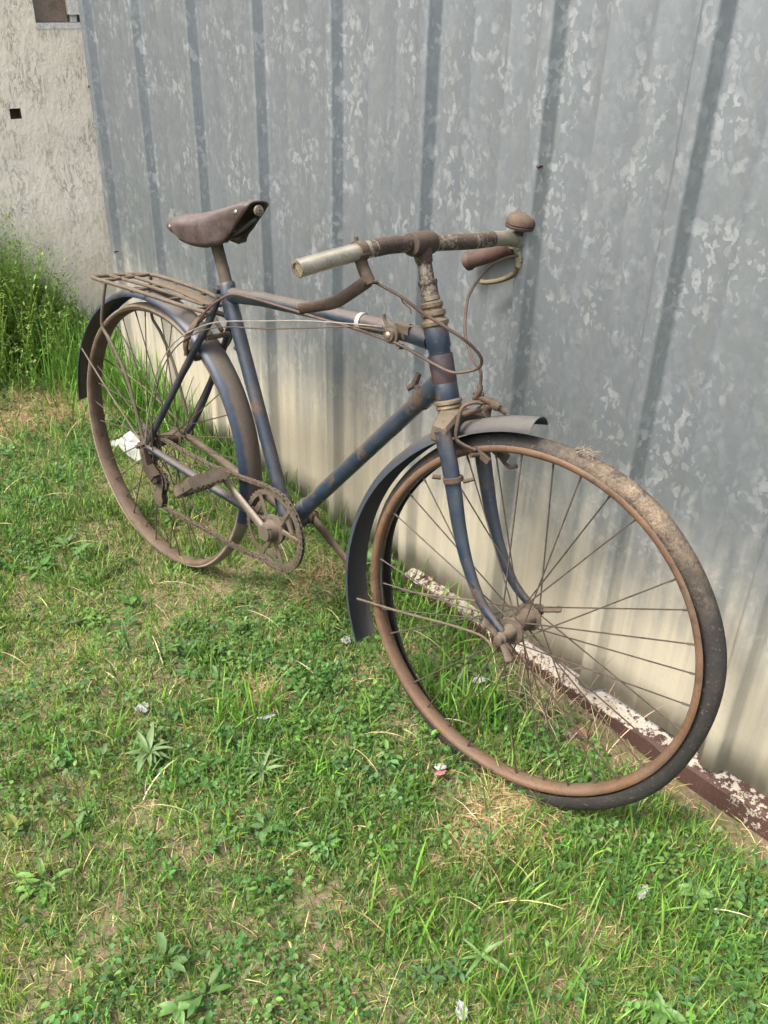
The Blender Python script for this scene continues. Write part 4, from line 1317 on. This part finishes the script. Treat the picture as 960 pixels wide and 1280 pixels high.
def bare(x, y):
    """0..1: how bare the soil is"""
    b = np.zeros_like(x)
    jx, jy = 0.05 * (vnoise(x, y, 18, 41) - 0.5), 0.05 * (vnoise(x, y, 18, 42) - 0.5)
    for px_, py_, r in PATCH:
        d = np.hypot(x + jx - px_, y + jy - py_) / r
        b = np.maximum(b, np.clip(1.25 - d, 0, 1) * 0.93)
    # trodden strip of soil along the rail
    s = np.clip((y + 0.125 + 0.06 * (vnoise(x, y, 9, 43) - 0.5)) / 0.03, 0, 1) * np.clip((x + 1.02) / 0.15, 0, 1)
    b = np.maximum(b, s)
    s2 = np.clip((y + 0.16 + 0.05 * (vnoise(x, y, 9, 44) - 0.5)) / 0.03, 0, 1) * np.clip((x + 0.86) / 0.08, 0, 1) * np.clip((-0.58 - x) / 0.08, 0, 1)
    b = np.maximum(b, s2)
    n = vnoise(x, y, 8, 45) * 0.6 + vnoise(x, y, 21, 46) * 0.4
    return np.maximum(b, np.clip((n - 0.64) / 0.15, 0, 0.5))


def sample(N, x0=-3.44, x1=0.75, y0=-2.0, y1=0.0):
    x = rng.uniform(x0, x1, N)
    y = rng.uniform(y0, y1, N)
    k = (y > -1.75 - (x + 0.6) * 0.372) & (y > -1.75 + np.maximum(0, x + 0.6) * 1.0)
    k &= (y < -0.04) | (x < -1.32)
    return x[k], y[k]


def pick(n, cols, var=0.28):
    cols = np.array(cols)
    c = cols[rng.integers(0, len(cols), n)]
    return np.clip(c * (1 + rng.normal(0, var, (n, 1))) * (1 + rng.normal(0, 0.06, (n, 3))), 0.005, 0.9)


GREENS = [(0.065, 0.165, 0.022), (0.092, 0.205, 0.030), (0.122, 0.235, 0.040), (0.050, 0.140, 0.026), (0.165, 0.26, 0.055), (0.075, 0.165, 0.042)]
FRESH = [(0.105, 0.25, 0.032), (0.145, 0.29, 0.042), (0.085, 0.21, 0.032)]
CLOVER = [(0.055, 0.150, 0.030), (0.078, 0.185, 0.036), (0.046, 0.130, 0.036), (0.105, 0.21, 0.044), (0.072, 0.16, 0.054)]
DRY = [(0.40, 0.30, 0.15), (0.33, 0.24, 0.115), (0.46, 0.37, 0.21), (0.26, 0.18, 0.095), (0.36, 0.29, 0.13)]

G = []
# short turf
x, y = sample(420000)
keep = rng.random(len(x)) < (1 - bare(x, y)) * (0.45 + 0.75 * vnoise(x, y, 5, 51)) * np.where(x < -2.4, 0.75, 1.0)
x, y = x[keep], y[keep]
n = len(x)
hh = (0.016 + 0.034 * vnoise(x, y, 3.2, 52) ** 1.3) * rng.uniform(0.5, 1.4, n)
tone = vnoise(x, y, 4.0, 53)[:, None]
c = pick(n, GREENS + FRESH[:2]) * (0.8 + 0.5 * tone) * np.array((1, 1, 1))
c *= np.where(vnoise(x, y, 2.1, 54)[:, None] > 0.55, np.array((1.25, 1.08, 1.0)), 1.0)
dry = rng.random(n) < 0.08
c[dry] = pick(int(dry.sum()), DRY)
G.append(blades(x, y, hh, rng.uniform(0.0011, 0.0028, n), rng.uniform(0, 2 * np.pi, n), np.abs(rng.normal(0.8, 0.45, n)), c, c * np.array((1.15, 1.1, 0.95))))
# longer, wider blades standing in loose tufts
tx, ty = sample(1500)
tk = rng.random(len(tx)) < (1 - bare(tx, ty)) * (vnoise(tx, ty, 2.6, 55) > 0.42)
tx, ty = tx[tk], ty[tk]
cl_n = rng.integers(6, 22, len(tx))
x = np.repeat(tx, cl_n) + rng.normal(0, 0.016, cl_n.sum())
y = np.repeat(ty, cl_n) + rng.normal(0, 0.016, cl_n.sum())
n = len(x)
th = np.repeat(rng.uniform(0.035, 0.075, len(tx)), cl_n)
c = np.repeat(pick(len(tx), GREENS + FRESH, 0.15), cl_n, 0) * (1 + rng.normal(0, 0.12, (n, 1)))
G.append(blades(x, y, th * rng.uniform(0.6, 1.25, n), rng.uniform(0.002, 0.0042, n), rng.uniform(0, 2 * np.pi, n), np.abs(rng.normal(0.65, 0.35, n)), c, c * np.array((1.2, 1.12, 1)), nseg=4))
# tall bright clumps: inside the front wheel, along the wall, by the rear wheel
for (cx, cy, rx, ry, cnt, h0, h1, cols) in [
        (-0.875, -0.225, 0.055, 0.03, 110, 0.07, 0.145, FRESH), (-0.94, -0.26, 0.05, 0.03, 60, 0.05, 0.10, FRESH), (-1.17, -0.62, 0.05, 0.03, 60, 0.06, 0.12, FRESH), (-1.13, -0.555, 0.05, 0.03, 40, 0.05, 0.10, FRESH),
        (-0.53, -0.47, 0.09, 0.06, 90, 0.05, 0.10, GREENS), (-2.62, -0.07, 0.17, 0.05, 520, 0.12, 0.30, FRESH), (-2.90, -0.10, 0.12, 0.10, 420, 0.10, 0.28, FRESH), (-2.25, -0.06, 0.2, 0.035, 260, 0.06, 0.16, GREENS),
        (-1.75, -0.05, 0.25, 0.025, 200, 0.05, 0.12, GREENS), (-1.38, -0.06, 0.07, 0.03, 70, 0.05, 0.11, FRESH), (-1.12, -0.09, 0.10, 0.04, 120, 0.05, 0.12, FRESH), (-0.62, -0.62, 0.05, 0.03, 40, 0.07, 0.12, FRESH),
        (-0.47, -0.62, 0.06, 0.04, 26, 0.08, 0.13, FRESH), (-2.45, -0.35, 0.3, 0.1, 240, 0.05, 0.10, FRESH), (-3.0, -0.62, 0.25, 0.12, 220, 0.05, 0.11, GREENS), (-0.33, -0.33, 0.08, 0.05, 60, 0.05, 0.10, FRESH)]:
    x = rng.normal(cx, rx, cnt)
    y = np.minimum(rng.normal(cy, ry, cnt), -0.045 if cx > -1.32 else -0.03)
    c = pick(cnt, cols, 0.15)
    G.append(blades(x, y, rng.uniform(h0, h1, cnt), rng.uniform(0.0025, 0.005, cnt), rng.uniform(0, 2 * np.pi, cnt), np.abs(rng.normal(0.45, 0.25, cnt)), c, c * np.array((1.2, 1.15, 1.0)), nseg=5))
# sparser cover further out, out of the picture
x = rng.uniform(-3.44, 2.2, 30000)
y = rng.uniform(-3.2, -0.05, 30000)
k = ~((y > -1.75 - (x + 0.6) * 0.372) & (y > -1.75 + np.maximum(0, x + 0.6)))
x, y = x[k], y[k]
n = len(x)
c = pick(n, GREENS)
G.append(blades(x, y, rng.uniform(0.03, 0.08, n), rng.uniform(0.003, 0.006, n), rng.uniform(0, 2 * np.pi, n), np.abs(rng.normal(0.7, 0.4, n)), c))
V, F, C = cat(G)
np_mesh('grass', V, F, C, M['grass'], kind='stuff', label='short uneven green grass round the bicycle', category='grass')

# small-leaved ground cover between the blades
L = []
cx, cy = sample(17000)
dk = rng.random(len(cx)) < (1 - bare(cx, cy)) * np.clip((vnoise(cx, cy, 2.9, 61) - 0.34) * 3.2, 0.05, 1)
cx, cy = cx[dk], cy[dk]
extra = [(-0.78, -0.17, 0.09, 0.05, 60), (-0.30, -0.20, 0.09, 0.06, 120), (-0.22, -0.33, 0.08, 0.08, 110), (-0.66, -0.18, 0.08, 0.03, 30), (-0.48, -0.28, 0.10, 0.05, 80), (-1.32, -0.12, 0.12, 0.05, 70), (-1.0, -0.13, 0.1, 0.05, 60),
         (-1.06, -0.43, 0.10, 0.06, 50), (-0.78, -0.50, 0.10, 0.06, 60)]
for ex, ey, sx, sy, k in extra:
    cx = np.append(cx, rng.normal(ex, sx, k))
    cy = np.append(cy, np.minimum(rng.normal(ey, sy, k), -0.05))
pn = rng.integers(9, 20, len(cx))
x = np.repeat(cx, pn) + rng.normal(0, 0.016, pn.sum())
y = np.repeat(cy, pn) + rng.normal(0, 0.016, pn.sum())
n = len(x)
pc = np.repeat(pick(len(cx), CLOVER, 0.18), pn, 0) * (1 + rng.normal(0, 0.12, (n, 1)))
sz = np.minimum(np.repeat(rng.gamma(5.0, 0.14, len(cx)), pn) * rng.uniform(0.7, 1.3, n), 1.15)
z = gz(x, y) + np.abs(rng.normal(0.016, 0.011, n)) * sz
L.append(leaves(x, y, z, rng.uniform(0, 2 * np.pi, n), rng.normal(0.15, 0.38, n), rng.uniform(0.007, 0.014, n) * sz, rng.uniform(0.005, 0.009, n) * sz, pc))
# broader-leaved plants scattered through the turf
cx, cy = sample(520)
dk = rng.random(len(cx)) < (1 - bare(cx, cy)) * 0.8
cx, cy = cx[dk], cy[dk]
pn = rng.integers(6, 13, len(cx))
idx = np.repeat(np.arange(len(cx)), pn)
n = len(idx)
a = rng.uniform(0, 2 * np.pi, n)
ps = rng.uniform(0.6, 1.25, len(cx))[idx]
r0 = rng.uniform(0.0, 0.010, n) * ps
x, y = cx[idx] + r0 * np.cos(a), cy[idx] + r0 * np.sin(a)
pc = pick(len(cx), CLOVER + [(0.10, 0.19, 0.07), (0.085, 0.165, 0.06)], 0.15)[idx] * (1 + rng.normal(0, 0.10, (n, 1)))
L.append(leaves(x, y, gz(x, y) + rng.uniform(0.008, 0.026, n), a + rng.normal(0, 0.2, n), rng.normal(0.12, 0.28, n), rng.uniform(0.018, 0.034, n) * ps, rng.uniform(0.006, 0.013, n) * ps, pc))
V, F, C = cat(L)
np_mesh('ground_cover', V, F, C, M['grass'], kind='stuff', label='low small-leaved green weeds between the grass', category='weeds')

# dead straw and cut stalks lying flat
x, y = sample(60000)
k = rng.random(len(x)) < 0.42 + 0.65 * bare(x, y)
x, y = x[k], y[k]
n = len(x)
c = pick(n, DRY)
S = [blades(x, y, rng.gamma(2.2, 0.011, n) + 0.008, rng.uniform(0.0008, 0.0020, n), rng.uniform(0, 2 * np.pi, n), rng.uniform(1.25, 1.6, n), c, twist=np.zeros(n))]
for px_, py_, r in PATCH[:3] * 2 + PATCH[:6] + [(-0.66, -0.34, .06), (-1.45, -0.2, .08)]:
    k = int(1700 * r / 0.1)
    a, rr = rng.uniform(0, 2 * np.pi, k), r * 1.25 * np.sqrt(rng.random(k))
    x, y = px_ + rr * np.cos(a), py_ + rr * np.sin(a)
    c = pick(k, DRY)
    S.append(blades(x, y, rng.gamma(2.2, 0.012, k) + 0.01, rng.uniform(0.0008, 0.0022, k), rng.uniform(0, 2 * np.pi, k), rng.uniform(1.15, 1.55, k), c, twist=np.zeros(k)))
# long cut stalks
x, y = sample(170)
n = len(x)
c = pick(n, [(0.55, 0.47, 0.29), (0.47, 0.40, 0.22), (0.40, 0.36, 0.15)], 0.12)
S.append(blades(x, y, rng.uniform(0.05, 0.16, n), rng.uniform(0.0018, 0.0032, n), rng.uniform(0, 2 * np.pi, n), rng.uniform(1.15, 1.38, n), c, nseg=5, twist=np.zeros(n)))
# tangle of dead stems below the front axle
k = 130
x, y = rng.normal(-0.80, 0.075, k), rng.normal(-0.115, 0.03, k)
c = pick(k, [(0.30, 0.23, 0.15), (0.42, 0.34, 0.22), (0.22, 0.16, 0.10)])
S.append(blades(x, np.minimum(y, -0.06), rng.uniform(0.06, 0.20, k), rng.uniform(0.0012, 0.0022, k), rng.uniform(0, 2 * np.pi, k), rng.uniform(0.3, 1.2, k), c, nseg=5))
V, F, C = cat(S)
np_mesh('dry_straw', V, F, C, M['straw'], kind='stuff', label='dry straw and dead stalks lying in the grass', category='straw')

# tall weeds against the plaster wall
W = []
ns = 2200
x = np.maximum(PX + 0.03 + np.abs(rng.normal(0, 0.13, ns)), PX + 0.02)
y = np.where(rng.random(ns) < 0.55, rng.uniform(-0.40, 0.07, ns), rng.uniform(-0.95, 0.05, ns))
hs = np.interp(y, [-0.95, -0.30, -0.18, -0.10, 0.0, 0.07], [0.62, 0.58, 0.48, 0.36, 0.22, 0.10]) * rng.uniform(0.45, 1.12, ns) * np.clip(1.25 - (x - PX) * 1.6, 0.35, 1)
az = rng.uniform(0, 2 * np.pi, ns)
ln_ = np.abs(rng.normal(0.28, 0.16, ns))
c = pick(ns, [(0.24, 0.40, 0.06), (0.31, 0.46, 0.09), (0.19, 0.33, 0.05)], 0.15)
W.append(blades(x, y, hs, rng.uniform(0.002, 0.004, ns), az, ln_, c, c * 1.15, nseg=6))
pl = rng.integers(10, 26, ns)
idx = np.repeat(np.arange(ns), pl)
t = rng.random(len(idx)) ** 0.8
ang = ln_[idx] * (0.35 + 0.5 * t)
lx = x[idx] + np.cos(az[idx]) * np.sin(ang) * hs[idx] * t + rng.normal(0, 0.008, len(idx))
ly = y[idx] + np.sin(az[idx]) * np.sin(ang) * hs[idx] * t + rng.normal(0, 0.008, len(idx))
lz = gz(lx, ly) + np.cos(ang) * hs[idx] * t
lx = np.maximum(lx, PX + 0.012)
n = len(idx)
c = pick(n, [(0.22, 0.37, 0.06), (0.30, 0.45, 0.08), (0.36, 0.48, 0.13), (0.16, 0.29, 0.05), (0.42, 0.50, 0.18)], 0.15)
W.append(leaves(lx, ly, lz, rng.uniform(0, 2 * np.pi, n), rng.normal(0.35, 0.5, n), rng.uniform(0.008, 0.024, n), rng.uniform(0.003, 0.008, n), c))
# coarse grass at their feet
k = 2600
x = PX + 0.02 + np.abs(rng.normal(0, 0.22, k))
y = rng.uniform(-1.0, 0.16, k)
c = pick(k, FRESH + [(0.24, 0.35, 0.07), (0.20, 0.31, 0.06)], 0.18)
W.append(blades(x, y, rng.uniform(0.06, 0.20, k) * np.clip(1.2 - (x - PX) * 1.4, 0.4, 1), rng.uniform(0.0025, 0.0055, k), rng.uniform(0, 2 * np.pi, k), np.abs(rng.normal(0.6, 0.3, k)), c, c * np.array((1.2, 1.1, 1)), nseg=5))
V, F, C = cat(W)
np_mesh('tall_weeds', V, F, C, M['weed'], kind='stuff', label='tall tangled green weeds at the foot of the plaster wall', category='weeds')


# ------------------------------------------------------------------ single plants
def leaf_vf(L, W, droop, notch=0.0):
    """one broad leaf along +x with a sunken midrib"""
    n = 9
    V, F = [], []
    for i in range(n):
        s = i / (n - 1)
        w = W * 0.5 * (math.sin(math.pi * min(1, s ** 0.75)) ** 0.8) * (1 + notch * (i % 2)) + 0.0012 * (1 - s)
        zc = 0.35 * L * math.sin(s * 1.6) * (1 - droop * s)
        for q in (-1, -0.5, 0, 0.5, 1):
            V.append((L * s, w * q, zc + abs(q) * w * 0.28))
    for i in range(n - 1):
        for j in range(4):
            F.append((i * 5 + j, i * 5 + j + 1, (i + 1) * 5 + j + 1, (i + 1) * 5 + j))
    return V, F


def rosette(name, loc, n, L, W, mat, label, cat_, notch=0.0, lift=0.0, group=None):
    x, y = loc
    root = link(name, None, label=label, category=cat_)
    if group:
        root['group'] = group
    root.location = (x, y, float(gz(np.array(x), np.array(y))) + 0.004 + lift)
    ms = [make_mesh('leaf', *leaf_vf(L, W, d, notch), M[mat], fix=False) for d in (0.55, 0.8, 1.05)]
    for k in range(n):
        o = link('leaf', ms[k % 3], root)
        s = random.uniform(0.65, 1.15)
        o.rotation_euler = (random.uniform(-0.3, 0.3), random.uniform(-0.35, 0.15), 2 * math.pi * k / n + random.uniform(-0.35, 0.35))
        o.scale = (s, s, s)
    return root


rosette('rosette_weed', (-1.195, -0.794), 17, 0.060, 0.012, 'rosette', 'dull green rosette weed with spread leaves in the lawn at left', 'plant', lift=0.012)
rosette('rosette_weed', (-1.02, -0.655), 18, 0.050, 0.006, 'rosette', 'narrow-leaved grey green rosette weed below the handlebar grip', 'plant', lift=0.010)
rosette('yellow_leaved_weed', (-1.19, -1.055), 8, 0.024, 0.013, 'yellowleaf', 'yellowing small weed at the left edge', 'plant', lift=0.012)
rosette('broad_leaved_weed', (-0.27, -0.455), 8, 0.042, 0.013, 'broadleaf', 'broad jagged green weed near the bottom right corner', 'plant', notch=0.25, lift=0.015)
rosette('broad_leaved_weed', (-0.345, -0.245), 7, 0.034, 0.018, 'broadleaf', 'small round-leaved weed right of the front wheel', 'plant', lift=0.012)
rosette('broad_leaved_weed', (-1.375, -0.075), 9, 0.055, 0.034, 'broadleaf', 'round-leaved green weed at the wall between crank and front fender', 'plant', lift=0.05)
rosette('broad_leaved_weed', (-0.72, -1.0), 7, 0.030, 0.014, 'broadleaf', 'green broad-leaved weed at the bottom edge of the lawn', 'plant', lift=0.012)
rosette('narrow_leaved_weed', (-0.50, -0.60), 6, 0.055, 0.006, 'broadleaf', 'tuft of wide bright green blades at the bottom', 'plant', lift=0.02)


# ------------------------------------------------------------------ litter
def scrap(loc, size, mat, label, cat_, seed, name='paper_scrap', amp=0.35, group='scraps of litter in the grass', lift=0.016):
    r = np.random.default_rng(seed)
    n = 7
    V = []
    for i in range(n):
        for j in range(n):
            a, b = i / (n - 1) - 0.5, j / (n - 1) - 0.5
            e = 1 + r.normal(0, 0.10)
            V.append((a * size[0] * e * (1 - 0.5 * abs(b)), b * size[1] * e * (1 - 0.5 * abs(a)), amp * min(size) * (r.random() * 0.4 + math.sin(a * 5 + seed) * 0.35)))
    F = [(i * n + j, (i + 1) * n + j, (i + 1) * n + j + 1, i * n + j + 1) for i in range(n - 1) for j in range(n - 1) if not ((i, j) in ((0, 0), (n - 2, n - 2)) and seed % 2)]
    o = obj(name, (V, F), M[mat], smooth=False, label=label, category=cat_)
    if group:
        o['group'] = group
    x, y = loc
    o.location = (x, y, float(gz(np.array(x), np.array(y))) + lift)
    o.rotation_euler = (r.normal(0, 0.3), r.normal(0, 0.3), r.uniform(0, 6))
    md = o.modifiers.new('thickness', 'SOLIDIFY')
    md.thickness = 0.0006
    return o


pb = scrap((-2.325, -0.235), (0.13, 0.075), 'paper', 'crumpled white plastic bag in the grass behind the rear derailleur', 'bag', 3, 'plastic_bag', 0.5, None, 0.035)
pb.rotation_euler = (0.35, 0.1, 0.3)
scrap((-2.42, -0.25), (0.035, 0.03), 'paper', 'small white scrap left of the crumpled bag', 'litter', 4, lift=0.03)
scrap((-1.311, -0.748), (0.034, 0.03), 'grey_scrap', 'pale grey scrap above the left rosette weed', 'litter', 5)
scrap((-1.135, -0.563), (0.042, 0.016), 'grey_scrap', 'flat grey scrap in the lawn below the crank', 'litter', 6)
red = scrap((-0.802, -0.398), (0.030, 0.024), 'pink', 'pink and white torn wrapper below the front wheel', 'wrapper', 7, 'torn_wrapper', 0.25, None, 0.022)
wt = scrap((0, 0), (0.026, 0.022), 'paper', '', 'litter', 9, 'white_corner', 0.2, None)
for k in ('label', 'category'):
    del wt[k]
wt.parent = red
wt.location = (-0.022, 0.008, 0.003)
wt.rotation_euler = (0.1, 0.1, 0.4)
scrap((-0.406, -0.312), (0.042, 0.012), 'paper', 'narrow white paper strip right of the front wheel', 'litter', 8, lift=0.022)
scrap((-0.307, -0.257), (0.016, 0.011), 'paper', 'tiny white scrap among the clover at lower right', 'litter', 10, lift=0.022)
scrap((-0.461, -0.682), (0.028, 0.018), 'grey_scrap', 'pale scrap at the bottom edge of the lawn', 'litter', 11)
scrap((-1.224, -0.287), (0.03, 0.022), 'grey_scrap', 'whitish scrap left of the front fender tip', 'litter', 12)
scrap((-0.925, -0.165), (0.028, 0.022), 'paper', 'white scrap seen through the front wheel spokes', 'litter', 13, lift=0.03)


def pebble(loc, r, label, seed):
    rr = np.random.default_rng(seed)
    bm = bmesh.new()
    bmesh.ops.create_icosphere(bm, subdivisions=2, radius=r)
    for v in bm.verts:
        v.co *= 1 + rr.normal(0, 0.10)
        v.co.z *= 0.6
    me = bpy.data.meshes.new('pebble')
    bm.to_mesh(me)
    bm.free()
    me.materials.append(M['stone'])
    o = link('pebble', me, label=label, category='stone', group='pebbles on the bare soil')
    o.location = (loc[0], loc[1], float(gz(np.array(loc[0]), np.array(loc[1]))) + r * 0.3)
    o.rotation_euler = (0, 0, rr.uniform(0, 6))
    return o


for k, (x, y, r, lb) in enumerate([(-0.715, -0.115, 0.009, 'pale pebble on bare soil seen through the front wheel'), (-0.40, -0.080, 0.008, 'small pale pebble on soil beside the brown end of the rail')]):
    pebble((x, y), r, lb, 60 + k)
dl = rosette('dead_leaf', (-0.80, -0.135), 1, 0.045, 0.024, 'deadleaf', 'curled brown dead leaf under the front hub', 'leaf', lift=0.02)
dl2 = rosette('dead_leaf', (-0.72, -0.12), 1, 0.05, 0.026, 'deadleaf', 'brown dead leaf on the soil strip near the rail', 'leaf', lift=0.01)
